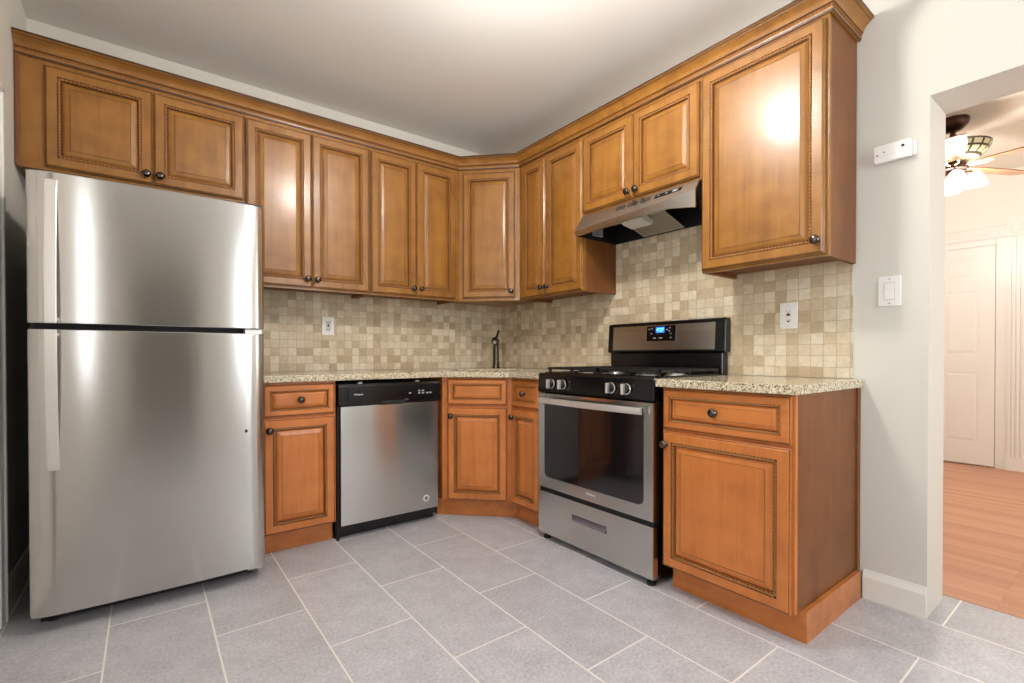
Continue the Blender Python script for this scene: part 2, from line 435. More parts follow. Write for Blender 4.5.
def tube(bm, pts, r, seg=10, mi=0):
    pts = [Vector(p) for p in pts]; rs = r if isinstance(r, (list, tuple)) else [r] * len(pts)
    rings = []; ref = None
    for i, p in enumerate(pts):
        d = (pts[min(i + 1, len(pts) - 1)] - pts[max(i - 1, 0)]).normalized()
        if ref is None:
            ref = d.orthogonal().normalized()
        ref = (ref - d * ref.dot(d)).normalized(); q = d.cross(ref)
        rings.append([bm.verts.new(p + (ref * math.cos(2 * PI * k / seg) + q * math.sin(2 * PI * k / seg)) * rs[i]) for k in range(seg)])
    for a, b in zip(rings, rings[1:]):
        for k in range(seg):
            f = bm.faces.new((a[k], a[(k + 1) % seg], b[(k + 1) % seg], b[k])); f.material_index = mi
    for f in (bm.faces.new(rings[0][::-1]), bm.faces.new(rings[-1])): f.material_index = mi
    return bm

def rope(bm, p0, p1, r, pitch=0.0140, mi=0, step=0.0025, seg=8):
    """a two-strand twisted bead from p0 to p1"""
    p0, p1 = Vector(p0), Vector(p1); L = (p1 - p0).length; d = (p1 - p0) / L
    a = d.orthogonal().normalized(); b = d.cross(a)
    n = max(2, int(L / step)); prev = None
    for i in range(n + 1):
        s = L * i / n; ph = 2 * PI * s / pitch
        ring = []
        for k in range(seg):
            t = 2 * PI * k / seg; rr = r * (0.56 + 0.44 * math.cos(2 * t - ph))
            ring.append(bm.verts.new(p0 + d * s + (a * math.cos(t) + b * math.sin(t)) * rr))
        if prev:
            for k in range(seg):
                f = bm.faces.new((prev[k], prev[(k + 1) % seg], ring[(k + 1) % seg], ring[k])); f.material_index = mi; f.smooth = True
        prev = ring

def text_mesh(name, body, size, mat, parent, M4, depth=0.0004, shear=0.0):
    cu = bpy.data.curves.new(name, 'FONT'); cu.body = body; cu.size = size; cu.extrude = depth; cu.shear = shear
    cu.align_x = 'CENTER'; cu.align_y = 'CENTER'
    t = bpy.data.objects.new(name + '_tmp', cu); COL.objects.link(t)
    dg = bpy.context.evaluated_depsgraph_get(); dg.update()
    me = bpy.data.meshes.new_from_object(t.evaluated_get(dg)); 
    bpy.data.objects.remove(t); bpy.data.curves.remove(cu)
    me.name = name; me.transform(M4); me.materials.clear(); me.materials.append(mat)
    o = bpy.data.objects.new(name, me); COL.objects.link(o); o.parent = parent
    return o

def face_mat(x, y, z):
    """text on a surface that faces local -y"""
    return Matrix.Translation((x, y, z)) @ Matrix.Rotation(PI / 2, 4, 'X')

# ------------------------------------------------------------------ dimensions
WL_X = -2.853      # left wall
CEIL = 2.644
REAR = -4.70
WTH = 0.2386       # right wall thickness
OP0, OP1, OPZ = -2.7476, -3.75, 2.007
FARX = 3.669
HCEIL = 2.644
UZ, UTOP = 1.400, 2.340
UDEP = 0.298
BDEP = 0.610

# ------------------------------------------------------------------ setting
struct('floor', boxes((WL_X - 0.15, 0.288, REAR - 0.1, 0.1, -0.06, 0.0)), M['tile'])
struct('floor_hall', boxes((0.290, FARX + 0.1, -5.6, -0.6, -0.06, 0.001)), M['wood_floor'])
struct('ceiling', boxes((WL_X - 0.15, 0.0, REAR - 0.1, 0.1, CEIL, CEIL + 0.08)), M['ceil'])
struct('ceiling_hall', boxes((WTH, FARX + 0.1, -5.6, -0.6, HCEIL, HCEIL + 0.08)), M['hall_ceil'])
struct('wall_back', boxes((WL_X - 0.15, 0.0, 0.0, 0.12, 0.0, CEIL)), M['wall'])
# left wall with a doorway near the camera
LD0, LD1, LDZ = -0.70, -1.48, 1.96
WY0, WY1, WZ0, WZ1 = -2.86, -2.56, 0.90, 2.10
struct('wall_left', boxes((WL_X - 0.15, WL_X, LD0, 0.0, 0, CEIL), (WL_X - 0.15, WL_X, LD1, LD0, LDZ, CEIL), (WL_X - 0.15, WL_X, WY1, LD1, 0, CEIL), (WL_X - 0.15, WL_X, REAR, WY0, 0, CEIL),
       (WL_X - 0.15, WL_X, WY0, WY1, 0, WZ0), (WL_X - 0.15, WL_X, WY0, WY1, WZ1, CEIL)), M['wall_l'])
struct('wall_right', boxes((0.0, WTH, OP0, 0.12, 0, CEIL), (0.0, WTH, OP1, OP0, OPZ, CEIL), (0.0, WTH, REAR, OP1, 0, CEIL)), M['wall'])
PX0, PX1 = -2.62, -1.80  # unseen dark passage, added for its reflection in the refrigerator
RX0, RX1, RZ0, RZ1 = -1.20, -0.25, 0.90, 2.15
struct('wall_rear', boxes((WL_X - 0.15, PX0, REAR - 0.12, REAR, 0, CEIL), (PX1, RX0, REAR - 0.12, REAR, 0, CEIL), (RX1, WTH, REAR - 0.12, REAR, 0, CEIL), (PX0, PX1, REAR - 0.12, REAR, 2.03, CEIL),
       (RX0, RX1, REAR - 0.12, REAR, 0, RZ0), (RX0, RX1, REAR - 0.12, REAR, RZ1, CEIL),
       (PX0 - 0.1, PX0, REAR - 1.9, REAR - 0.1201, 0, 2.2), (PX1, PX1 + 0.1, REAR - 1.9, REAR - 0.1201, 0, 2.2), (PX0 - 0.1, PX1 + 0.1, REAR - 2.0, REAR - 1.9001, 0, 2.2),
       (PX0, PX1, REAR - 1.9, REAR - 0.1201, 2.1, 2.2), (PX0, PX1, REAR - 1.9, REAR - 0.1001, -0.06, 0.0)), M['wall'])
bm = boxes((RX0 - 0.07, RX0, REAR - 0.03, REAR + 0.018, RZ0 - 0.07, RZ1 + 0.07), (RX1, RX1 + 0.07, REAR - 0.03, REAR + 0.018, RZ0 - 0.07, RZ1 + 0.07),
           (RX0, RX1, REAR - 0.03, REAR + 0.018, RZ1, RZ1 + 0.07), (RX0, RX1, REAR - 0.03, REAR + 0.03, RZ0 - 0.07, RZ0), (RX0, RX1, REAR - 0.03, REAR + 0.006, 1.51, 1.55))
wn = struct('fill_window_2', bm, M['trim'])  # unseen rear window, added as fill from behind the camera
obj('fill_pane', boxes((RX0, RX1, REAR - 0.02, REAR - 0.012, RZ0, RZ1)), M['rear_pane'], wn)
# unseen left window, added for fill and the refrigerator's bright streak
bm = boxes((WL_X - 0.02, WL_X + 0.018, WY0 - 0.07, WY0, WZ0 - 0.07, WZ1 + 0.07), (WL_X - 0.02, WL_X + 0.018, WY1, WY1 + 0.07, WZ0 - 0.07, WZ1 + 0.07),
           (WL_X - 0.02, WL_X + 0.018, WY0, WY1, WZ1, WZ1 + 0.07), (WL_X - 0.02, WL_X + 0.03, WY0, WY1, WZ0 - 0.07, WZ0),
           (WL_X - 0.02, WL_X + 0.006, WY0, WY1, 1.48, 1.52))
wn = struct('fill_window_1', bm, M['trim'])
obj('fill_pane', boxes((WL_X - 0.012, WL_X - 0.004, WY0, WY1, WZ0, WZ1)), M['pane'], wn)
# hall
struct('wall_hall_far', boxes((FARX, FARX + 0.12, -5.6, -0.6, 0, HCEIL)), M['hall_wall'])
struct('wall_hall_left', boxes((WTH, FARX, -0.72, -0.6, 0, HCEIL)), M['hall_wall'])
struct('wall_hall_right', boxes((WTH, FARX, -5.6, -5.48, 0, HCEIL)), M['hall_wall'])

# unseen window added as fill light for the hall
bm = boxes((1.03, 1.10, -5.4795, -5.455, 0.73, 2.27), (2.70, 2.77, -5.4795, -5.455, 0.73, 2.27), (1.10, 2.70, -5.4795, -5.455, 2.20, 2.27), (1.10, 2.70, -5.4795, -5.440, 0.73, 0.80), (1.87, 1.93, -5.4795, -5.460, 0.80, 2.20))
wn = struct('fill_window_3', bm, M['trim'])
obj('fill_pane', boxes((1.10, 2.70, -5.4785, -5.470, 0.80, 2.20)), M['hall_pane'], wn)

def profile_run(bm, pts, prof, closed_ends=True, mi=0):
    """sweep prof [(out, z)] along the xy polyline pts; out is measured to the right-hand side of travel"""
    n = len(pts); rings = []
    for i in range(n):
        p = Vector(pts[i]).to_2d()
        d0 = (p - Vector(pts[i - 1]).to_2d()).normalized() if i else None
        d1 = (Vector(pts[i + 1]).to_2d() - p).normalized() if i < n - 1 else None
        d0 = d0 or d1; d1 = d1 or d0
        n0 = Vector((d0.y, -d0.x)); n1 = Vector((d1.y, -d1.x))
        bis = (n0 + n1).normalized(); bis /= max(0.3, bis.dot(n0))
        rings.append([bm.verts.new((p.x + bis.x * o, p.y + bis.y * o, z)) for o, z in prof])
    m = len(prof)
    for a, b in zip(rings, rings[1:]):
        for k in range(m):
            f = bm.faces.new((a[k], a[(k + 1) % m], b[(k + 1) % m], b[k]))
            f.material_index = mi[k] if isinstance(mi, (list, tuple)) else mi
    bm.faces.new(rings[0]); bm.faces.new(rings[-1][::-1])
    return bm

BB = [(0, 0.001), (0.015, 0.001), (0.015, 0.092), (0.011, 0.102), (0.007, 0.112), (0.005, 0.120), (0, 0.120)]
struct('baseboard_right', profile_run(bmesh.new(), [(0, -2.5445), (0, OP0)], BB), M['trim'])
struct('baseboard_left', profile_run(bmesh.new(), [(WL_X, LD0 + 0.085), (WL_X, -0.01)], BB), M['trim'])
struct('baseboard_hall', profile_run(bmesh.new(), [(FARX, -2.64), (FARX, -5.4)][::-1], [(-o, z) for o, z in BB]), M['trim'])
# door in the left wall: casing and a closed slab
bm = bmesh.new()
cw = 0.075
for y0, y1, z0, z1 in ((LD0, LD0 + cw, 0, LDZ + cw), (LD1 - cw, LD1, 0, LDZ + cw), (LD1, LD0, LDZ, LDZ + cw)):
    box(bm, WL_X, WL_X + 0.016, y0, y1, z0, z1)
for y0, y1, z0, z1 in ((LD0 + cw - 0.022, LD0 + cw, 0, LDZ + cw), (LD1 - cw, LD1 - cw + 0.022, 0, LDZ + cw), (LD1 - cw, LD0 + cw, LDZ + cw - 0.022, LDZ + cw)):
    box(bm, WL_X + 0.0005, WL_X + 0.024, y0, y1, z0 , z1)
d1 = struct('door_1', bm, M['trim'], bevel=0.003)
def panel_door(w, h, t, cols, rows):
    """raised six panel slab; local x width, y 0 front, z up"""
    bm = bmesh.new()
    box(bm, 0, w, 0.006, t, 0, h)
    xs = [0]; zs = [0]
    for a, b in cols: xs += [a, b]
    xs.append(w)
    for a, b in rows: zs += [a, b]
    zs.append(h)
    for i in range(len(xs) - 1):
        for j in range(len(zs) - 1):
            if i % 2 == 1 and j % 2 == 1:
                x0, x1, z0, z1 = xs[i], xs[i + 1], zs[j], zs[j + 1]
                loops = []
                for ins, y in ((0.0, 0.006), (0.012, 0.0058), (0.034, 0.001), (0.036, 0.001)):
                    loops.append([bm.verts.new(q) for q in ((x0 + ins, y, z0 + ins), (x1 - ins, y, z0 + ins), (x1 - ins, y, z1 - ins), (x0 + ins, y, z1 - ins))])
                for a, b in zip(loops, loops[1:]):
                    for k in range(4): bm.faces.new((a[k], a[(k + 1) % 4], b[(k + 1) % 4], b[k]))
                bm.faces.new(loops[-1])
            else:
                box(bm, xs[i], xs[i + 1], 0, 0.0061, zs[j], zs[j + 1])
    return bm
slab = obj('door_slab', panel_door(LD0 - LD1 - 0.008, LDZ - 0.014, 0.035, [(0.11, 0.345), (0.43, 0.665)], [(0.2, 0.82), (0.98, 1.55), (1.66, 1.86)]), M['trim'], d1)
slab.location = (WL_X - 0.03, LD1 + 0.004, 0.008); slab.rotation_euler = (0, 0, PI / 2)
# hall door on the far wall
HD0, HD1, HDZ = -2.45, -1.69, 1.99
bm = bmesh.new()
box(bm, FARX - 0.014, FARX - 0.001, HD0 - 0.07, HD0 - 0.001, 0.001, HDZ + 0.06)
box(bm, FARX - 0.014, FARX - 0.001, HD1 + 0.001, HD1 + 0.07, 0.001, HDZ + 0.06)
box(bm, FARX - 0.014, FARX - 0.001, HD0, HD1, HDZ + 0.006, HDZ + 0.06)
for y0 in (HD0 - 0.185, HD1 + 0.07):        # fluted casings
    box(bm, FARX - 0.020, FARX - 0.001, y0, y0 + 0.115, 0.001, HDZ + 0.06)
    for k in range(4):
        box(bm, FARX - 0.028, FARX - 0.019, y0 + 0.008 + k * 0.027, y0 + 0.026 + k * 0.027, 0.12, HDZ + 0.055)
    box(bm, FARX - 0.032, FARX - 0.001, y0 - 0.004, y0 + 0.119, 0.001, 0.12)
    box(bm, FARX - 0.034, FARX - 0.001, y0 - 0.004, y0 + 0.119, HDZ + 0.06, HDZ + 0.185)
    for r0, x in ((0.045, 0.046), (0.030, 0.040)):
        lathe(bm, [(r0, 0.0), (r0, 0.006), (r0 - 0.008, 0.010), (0, 0.008)], 20, lambda a, b, h, y0=y0, x=x: (FARX - 0.034 - h - (0.046 - x) , y0 + 0.0575 + a, HDZ + 0.122 + b))
box(bm, FARX - 0.020, FARX - 0.001, HD0 - 0.066, HD1 + 0.066, HDZ + 0.061, HDZ + 0.165)
for k in range(3):
    box(bm, FARX - 0.028, FARX - 0.019, HD0 - 0.066, HD1 + 0.066, HDZ + 0.072 + k * 0.03, HDZ + 0.090 + k * 0.03)
box(bm, FARX - 0.034, FARX - 0.001, HD0 - 0.066, HD1 + 0.066, HDZ + 0.165, HDZ + 0.185)
d2 = struct('door_2', bm, M['trim'])
hs = obj('door_slab', panel_door(HD1 - HD0 - 0.006, HDZ - 0.016, 0.030, [(0.11, 0.34), (0.42, 0.65)], [(0.2, 0.84), (1.0, 1.58), (1.70, 1.88)]), M['trim'], d2)
hs.location = (FARX - 0.032, HD1 - 0.003, 0.014); hs.rotation_euler = (0, 0, -PI / 2)
# tiled backsplash on both walls
struct('backsplash_back', boxes((-1.975, -0.0095, -0.0085, -0.0005, 0.916, 1.45)), M['trav'])
struct('backsplash_right', boxes((-0.0085, -0.0005, -2.502, -0.0005, 0.916, 1.45), (-0.0085, -0.0005, -1.9865, -1.2265, 1.4501, 1.8405)), M['trav'])

# ------------------------------------------------------------------ cabinets
DOOR_PROF = [  # inset, projection, material of the ring that leads here (0 wood, 1 glaze)
    (0.0, 0.001, 0), (0.0, 0.0125, 0), (0.003, 0.0155, 0), (0.0055, 0.0155, 1), (0.0095, 0.0200, 0),
    (0.0432, 0.0200, 0), (0.0436, 0.0148, 1), (0.0564, 0.0148, 1), (0.0567, 0.0100, 0), (0.0575, 0.0086, 1), (0.0592, 0.0086, 1), (0.0610, 0.0105, 0),
    (0.0700, 0.0150, 0), (0.0850, 0.0180, 0), (0.0855, 0.0172, 1), (0.0866, 0.0172, 1), (0.0874, 0.0186, 0)]

def front(bm, x0, x1, z0, z1, k=1.0):
    loops = []
    for ins, h, mi in DOOR_PROF:
        i = ins if ins < 0.01 else 0.0095 + (ins - 0.0095) * k
        loops.append([bm.verts.new(q) for q in ((x0 + i, -h, z0 + i), (x1 - i, -h, z0 + i), (x1 - i, -h, z1 - i), (x0 + i, -h, z1 - i))])
    for (a, b), (_, _, mi) in zip(zip(loops, loops[1:]), DOOR_PROF[1:]):
        for q in range(4):
            f = bm.faces.new((a[q], a[(q + 1) % 4], b[(q + 1) % 4], b[q])); f.material_index = mi
    bm.faces.new(loops[-1]); bm.faces.new(loops[0][::-1])
    i = 0.0095 + (0.0500 - 0.0095) * k; y = -0.0166; r = 0.0072 * (0.7 + 0.3 * k)
    for p, q in (((x0 + i, y, z0 + i), (x1 - i, y, z0 + i)), ((x1 - i, y, z0 + i), (x1 - i, y, z1 - i)), ((x1 - i, y, z1 - i), (x0 + i, y, z1 - i)), ((x0 + i, y, z1 - i), (x0 + i, y, z0 + i))):
        rope(bm, p, q, r, mi=2)
    return bm

def add_front(root, name, x0, x1, z0, z1, knob=None, k=1.0):
    kind = 'base_' if root.name.startswith('base') else 'wood_'
    bm = front(bmesh.new(), x0, x1, z0, z1, k)
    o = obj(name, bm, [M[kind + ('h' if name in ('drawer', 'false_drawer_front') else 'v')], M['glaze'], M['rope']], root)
    if knob:
        kx, kz = knob
        y0 = -0.0202 if name == 'door' else -0.0187
        bm = lathe(bmesh.new(), [(0.0115, 0), (0.0115, 0.002), (0.0095, 0.0045), (0.0060, 0.0065), (0.0055, 0.012), (0.009, 0.0155), (0.0160, 0.0175), (0.0180, 0.0205), (0.0176, 0.0225), (0.0160, 0.0235), (0.0155, 0.0265), (0.011, 0.0295), (0, 0.031)],
                   18, lambda a, b, h: (kx + a, y0 - h, kz + b))
        obj('knob', bm, M['bronze'], o, smooth=50)
    return o

def wall_cab(label, loc, rotz, W, D, z0, doors, left_dark=False):
    H = UTOP - z0
    r = thing('wall_cabinet', label, 'cabinet', (loc[0], loc[1], z0), rotz, 'glazed wooden wall cabinets')
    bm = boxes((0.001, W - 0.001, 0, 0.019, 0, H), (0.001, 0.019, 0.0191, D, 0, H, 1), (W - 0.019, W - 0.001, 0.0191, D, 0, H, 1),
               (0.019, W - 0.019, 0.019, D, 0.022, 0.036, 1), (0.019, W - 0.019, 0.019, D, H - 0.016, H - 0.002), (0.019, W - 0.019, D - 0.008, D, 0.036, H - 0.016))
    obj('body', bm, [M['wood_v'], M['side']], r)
    for x0, x1, a, b, kn in doors:
        add_front(r, 'door', x0, x1, a, b, kn)
    return r

GAP = 0.0012
# over the refrigerator
X0 = WL_X + 0.002
r = wall_cab('short wooden wall cabinet with two doors above the refrigerator', (X0, -UDEP), 0, -1.9665 - X0, UDEP - 0.002, 1.845,
         [(-2.757 - X0, -2.3695 - X0, 0.012, 0.462, (-2.395 - X0, 0.055)), (-2.3665 - X0, -1.972 - X0, 0.012, 0.462, (-2.341 - X0, 0.055))])
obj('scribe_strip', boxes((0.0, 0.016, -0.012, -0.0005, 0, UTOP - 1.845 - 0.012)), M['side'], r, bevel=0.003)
# two tall two-door cabinets on the back wall
X0 = -1.9655
wall_cab('tall two-door wooden wall cabinet right beside the refrigerator', (X0, -UDEP), 0, 0.6995, UDEP - 0.010, UZ,
         [(0.005, 0.344, 0.012, 0.907, (0.318, 0.060)), (0.347, 0.690, 0.012, 0.907, (0.373, 0.060))])
X0 = -1.2655
wall_cab('tall two-door wooden wall cabinet between the corner cabinet and its wider neighbour, above the dishwasher', (X0, -UDEP), 0, 0.656, UDEP - 0.010, UZ,
         [(0.004, 0.317, 0.012, 0.907, (0.291, 0.060)), (0.320, 0.622, 0.012, 0.907, (0.346, 0.060))])
# corner cabinet
A = Vector((-0.608, -UDEP)); B = Vector((-UDEP, -0.608))
r = thing('wall_cabinet', 'single-door wooden wall cabinet set diagonally across the corner above the faucet', 'cabinet', (A.x, A.y, UZ), -PI / 4, 'glazed wooden wall cabinets')
def tolocal(p, root_xy, rot):
    v = Vector(p) - Vector(root_xy); c, s = math.cos(-rot), math.sin(-rot)
    return (v.x * c - v.y * s, v.x * s + v.y * c)
pent = [(-0.6075, -UDEP - 0.0005), (-UDEP - 0.0005, -0.6075), (-0.010, -0.6075), (-0.010, -0.010), (-0.6075, -0.010)]
bm = bmesh.new()
lp = [tolocal(p, A, -PI / 4) for p in pent]
prism(bm, lp, 0.020, UTOP - UZ)
L = (B - A).length
box(bm, 0.001, L - 0.001, 0, 0.019, 0, 0.0199)
obj('body', bm, M['wood_v'], r)
add_front(r, 'door', 0.032, L - 0.032, 0.020, 0.902, (L - 0.058, 0.062))
# right wall: two tall doors, over-hood pair, large single
R90 = -PI / 2
wall_cab('narrow two-door wooden wall cabinet between the corner cabinet and the range hood', (-UDEP, -0.6095), R90, 0.616, UDEP - 0.010, UZ,
         [(0.036, 0.280, 0.008, 0.905, (0.256, 0.060)), (0.283, 0.612, 0.008, 0.905, (0.309, 0.060))])
wall_cab('short two-door wooden wall cabinet mounted directly above the range hood', (-UDEP, -1.2265), R90, 0.7595, UDEP - 0.002, 1.847,
         [(0.004, 0.368, 0.014, 0.460, (0.342, 0.048)), (0.371, 0.752, 0.014, 0.460, (0.397, 0.048))])
wall_cab('large single-door wooden wall cabinet at the right end, beside the white wall', (-UDEP, -1.9870), R90, 0.527, UDEP - 0.010, UZ,
         [(0.006, 0.516, 0.010, 0.915, (0.490, 0.062))])

# crown moulding, one continuous run
path = [(WL_X + 0.002, -UDEP + 0.001), (-0.608, -UDEP + 0.001), (-UDEP + 0.001, -0.608), (-UDEP + 0.001, -2.514), (-0.002, -2.514)]
z = UTOP - 0.012
CP = [(0.0005, z), (0.010, z), (0.0105, z + 0.003), (0.0125, z + 0.0075), (0.0125, z + 0.017), (0.0110, z + 0.0185), (0.0110, z + 0.0255), (0.0165, z + 0.027), (0.019, z + 0.030),
      (0.022, z + 0.040), (0.029, z + 0.052), (0.040, z + 0.062), (0.046, z + 0.066), (0.047, z + 0.069), (0.053, z + 0.071), (0.056, z + 0.074), (0.056, z + 0.083), (0.0005, z + 0.083)]
cmi = [0] * len(CP)
for i in (1, 2, 5, 7, 12, 15): cmi[i] = 1
bm = profile_run(bmesh.new(), path, CP, mi=cmi)
for i in range(len(path) - 1):
    def off(i, o):
        p = Vector(path[i]); d0 = (p - Vector(path[i - 1])).normalized() if i else None
        d1 = (Vector(path[i + 1]) - p).normalized() if i < len(path) - 1 else None
        d0 = d0 or d1; d1 = d1 or d0
        n0 = Vector((d0.y, -d0.x)); n1 = Vector((d1.y, -d1.x)); b = (n0 + n1).normalized(); b /= b.dot(n0)
        return p + b * o
    a, b = off(i, 0.0125), off(i + 1, 0.0125)
    rope(bm, (a.x, a.y, z + 0.022), (b.x, b.y, z + 0.022), 0.004, mi=2)
tag(obj('crown_molding', bm, [M['wood_h'], M['glaze'], M['rope']], smooth=35), 'carved wooden crown molding running along the tops of all the wall cabinets', 'molding')

# ---- base cabinets
BZ, BTOP = 0.112, 0.8785
def base_body(W, D, x0=0.001):
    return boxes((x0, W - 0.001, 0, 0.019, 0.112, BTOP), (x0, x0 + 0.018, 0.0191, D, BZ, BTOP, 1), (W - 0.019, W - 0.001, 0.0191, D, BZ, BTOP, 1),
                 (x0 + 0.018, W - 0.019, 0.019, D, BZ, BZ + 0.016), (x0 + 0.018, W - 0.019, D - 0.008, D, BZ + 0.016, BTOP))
def base_cab(label, loc, rotz, W, D):
    return thing('base_cabinet', label, 'cabinet', (loc[0], loc[1], 0), rotz, 'glazed wooden base cabinets')
# left one, next to the refrigerator
X0 = -1.958
r = base_cab('wooden base cabinet with one drawer over one door, between the refrigerator and the dishwasher', (X0, -BDEP), 0, 0.3775, 0.6)
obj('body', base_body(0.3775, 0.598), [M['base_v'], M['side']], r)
obj('toe_kick', boxes((0.001, 0.3765, 0.060, 0.075, 0.0, BZ - 0.001), (0.001, 0.018, 0.075, 0.598, 0, BZ - 0.001), (0.3595, 0.3765, 0.075, 0.598, 0, BZ - 0.001)), M['base_h'], r)
add_front(r, 'drawer', 0.018, 0.369, 0.704, 0.868, (0.193, 0.787), 0.62)
add_front(r, 'door', 0.018, 0.369, 0.114, 0.692, (0.044, 0.640))
# diagonal corner sink base
A = Vector((-0.9236, -BDEP)); B = Vector((-BDEP, -0.9236)); L = (B - A).length
r = thing('base_cabinet', 'diagonal corner wooden base cabinet with a knobless drawer front below the faucet', 'cabinet', (A.x, A.y, 0), 0.0, 'glazed wooden base cabinets')
def lpoly(pts): return [(p[0] - A.x, p[1] - A.y) for p in pts]
bm = bmesh.new()
prism(bm, lpoly([(-0.9225, -BDEP - 0.0005), (-BDEP - 0.0005, -0.9225), (-0.012, -0.9225), (-0.012, -0.90), (-0.62, -0.90), (-0.90, -0.62), (-0.90, -0.012), (-0.9225, -0.012)]), BZ, BTOP)
obj('body', bm, M['base_v'], r)
bm = bmesh.new()
prism(bm, lpoly([(-0.9225, -0.55), (-0.8990, -0.55), (-0.55, -0.899), (-0.55, -0.9225), (-0.535, -0.9225), (-0.535, -0.893), (-0.893, -0.535), (-0.9225, -0.535)]), 0.0, BZ - 0.001)
obj('toe_kick', bm, M['base_h'], r)
add_front(r, 'false_drawer_front', 0.038, L - 0.030, 0.708, 0.870, None, 0.62).rotation_euler = (0, 0, -PI / 4)
add_front(r, 'door', 0.038, L - 0.030, 0.120, 0.692, (0.064, 0.640)).rotation_euler = (0, 0, -PI / 4)
# narrow one left of the range
r = base_cab('narrow wooden base cabinet with a small drawer, wedged between corner cabinet and gas range', (-BDEP, -0.9246), R90, 0.2815, 0.6)
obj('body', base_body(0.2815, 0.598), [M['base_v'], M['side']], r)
obj('toe_kick', boxes((0.001, 0.2805, 0.060, 0.075, 0, BZ - 0.001), (0.001, 0.018, 0.075, 0.598, 0, BZ - 0.001), (0.2635, 0.2805, 0.075, 0.598, 0, BZ - 0.001)), M['base_h'], r)
add_front(r, 'drawer', 0.006, 0.266, 0.704, 0.868, (0.136, 0.787), 0.62)
add_front(r, 'door', 0.006, 0.266, 0.118, 0.692, (0.032, 0.640))
# right one with exposed side
Y0 = -1.9945
r = base_cab('wide wooden base cabinet with exposed side panel at the right end, beside the white wall', (-BDEP, Y0), R90, 0.530, 0.6)
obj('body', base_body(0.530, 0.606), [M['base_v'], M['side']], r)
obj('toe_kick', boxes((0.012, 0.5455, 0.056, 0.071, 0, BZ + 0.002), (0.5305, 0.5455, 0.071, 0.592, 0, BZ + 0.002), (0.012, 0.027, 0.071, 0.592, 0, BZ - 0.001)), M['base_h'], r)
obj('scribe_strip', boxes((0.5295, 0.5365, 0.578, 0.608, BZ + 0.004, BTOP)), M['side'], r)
add_front(r, 'drawer', 0.008, 0.520, 0.702, 0.872, (0.245, 0.790), 0.66)
add_front(r, 'door', 0.008, 0.520, 0.112, 0.690, (0.026, 0.636))

# ---- countertops
def slab_mesh(outer, hole, z0, z1):
    bm = bmesh.new(); top = {}; edges = {}
    for z in (z0, z1):
        vs_o = [bm.verts.new((x, y, z)) for x, y in outer]; es = [bm.edges.new((vs_o[i], vs_o[(i + 1) % len(vs_o)])) for i in range(len(vs_o))]
        vs_h = []
        if hole:
            vs_h = [bm.verts.new((x, y, z)) for x, y in hole]; es += [bm.edges.new((vs_h[i], vs_h[(i + 1) % len(vs_h)])) for i in range(len(vs_h))]
        bmesh.ops.triangle_fill(bm, use_beauty=True, edges=es)
        top[z] = (vs_o, vs_h)
    for k in (0, 1):
        a, b = top[z0][k], top[z1][k]
        for i in range(len(a)):
            bm.faces.new((a[i], a[(i + 1) % len(a)], b[(i + 1) % len(a)], b[i]))
    return bm
CT0, CT1 = 0.8795, 0.914
c, s = math.cos(-PI / 4), math.sin(-PI / 4)
SK = (-0.50, -0.50)
def rrect(hw, hd, rad, n=5):
    out = []
    for cx, cy, a0 in ((hw - rad, hd - rad, 0), (-hw + rad, hd - rad, PI / 2), (-hw + rad, -hd + rad, PI), (hw - rad, -hd + rad, 1.5 * PI)):
        for k in range(n + 1):
            a = a0 + PI / 2 * k / n
            out.append((cx + rad * math.cos(a), cy + rad * math.sin(a)))
    return out
def sk(pts): return [(SK[0] + x * c - y * s, SK[1] + x * s + y * c) for x, y in pts]
outer = [(-1.966, -0.002), (-1.966, -0.647), (-0.9385, -0.647), (-0.647, -0.9385), (-0.647, -1.2085), (-0.002, -1.2085), (-0.002, -0.002)]
o = obj('countertop', slab_mesh(outer, sk(rrect(0.25, 0.20, 0.05)), CT0, CT1), M['granite'], bevel=0.003)
tag(o, 'speckled beige granite countertop wrapping the corner from the refrigerator to the range', 'countertop')
o = obj('countertop', slab_mesh([(-0.647, -1.981), (-0.647, -2.543), (-0.002, -2.543), (-0.002, -1.981)], None, CT0, CT1), M['granite'], bevel=0.003)
tag(o, 'short speckled beige granite countertop on the end cabinet right of the range', 'countertop')
# sink under the corner cut-out
r = thing('sink', 'stainless steel undermount sink sunk in the corner countertop before the faucet', 'sink', (SK[0], SK[1], 0.70), -PI / 4)
bm = bmesh.new(); rings = []
for hw, hd, rad, zz in ((0.275, 0.225, 0.06, 0.1775), (0.246, 0.196, 0.05, 0.1775), (0.240, 0.190, 0.05, 0.02), (0.20, 0.15, 0.05, 0.0)):
    rings.append([bm.verts.new((x, y, zz)) for x, y in rrect(hw, hd, rad)])
for a, b in zip(rings, rings[1:]):
    for i in range(len(a)): bm.faces.new((a[i], a[(i + 1) % len(a)], b[(i + 1) % len(a)], b[i]))
bm.faces.new(rings[-1])
obj('basin', bm, M['alu'], r, smooth=40)
obj('drain', lathe(bmesh.new(), [(0.045, 0.001), (0.045, 0.004), (0.03, 0.003), (0, 0.002)], 20), M['chrome'], r, smooth=40)
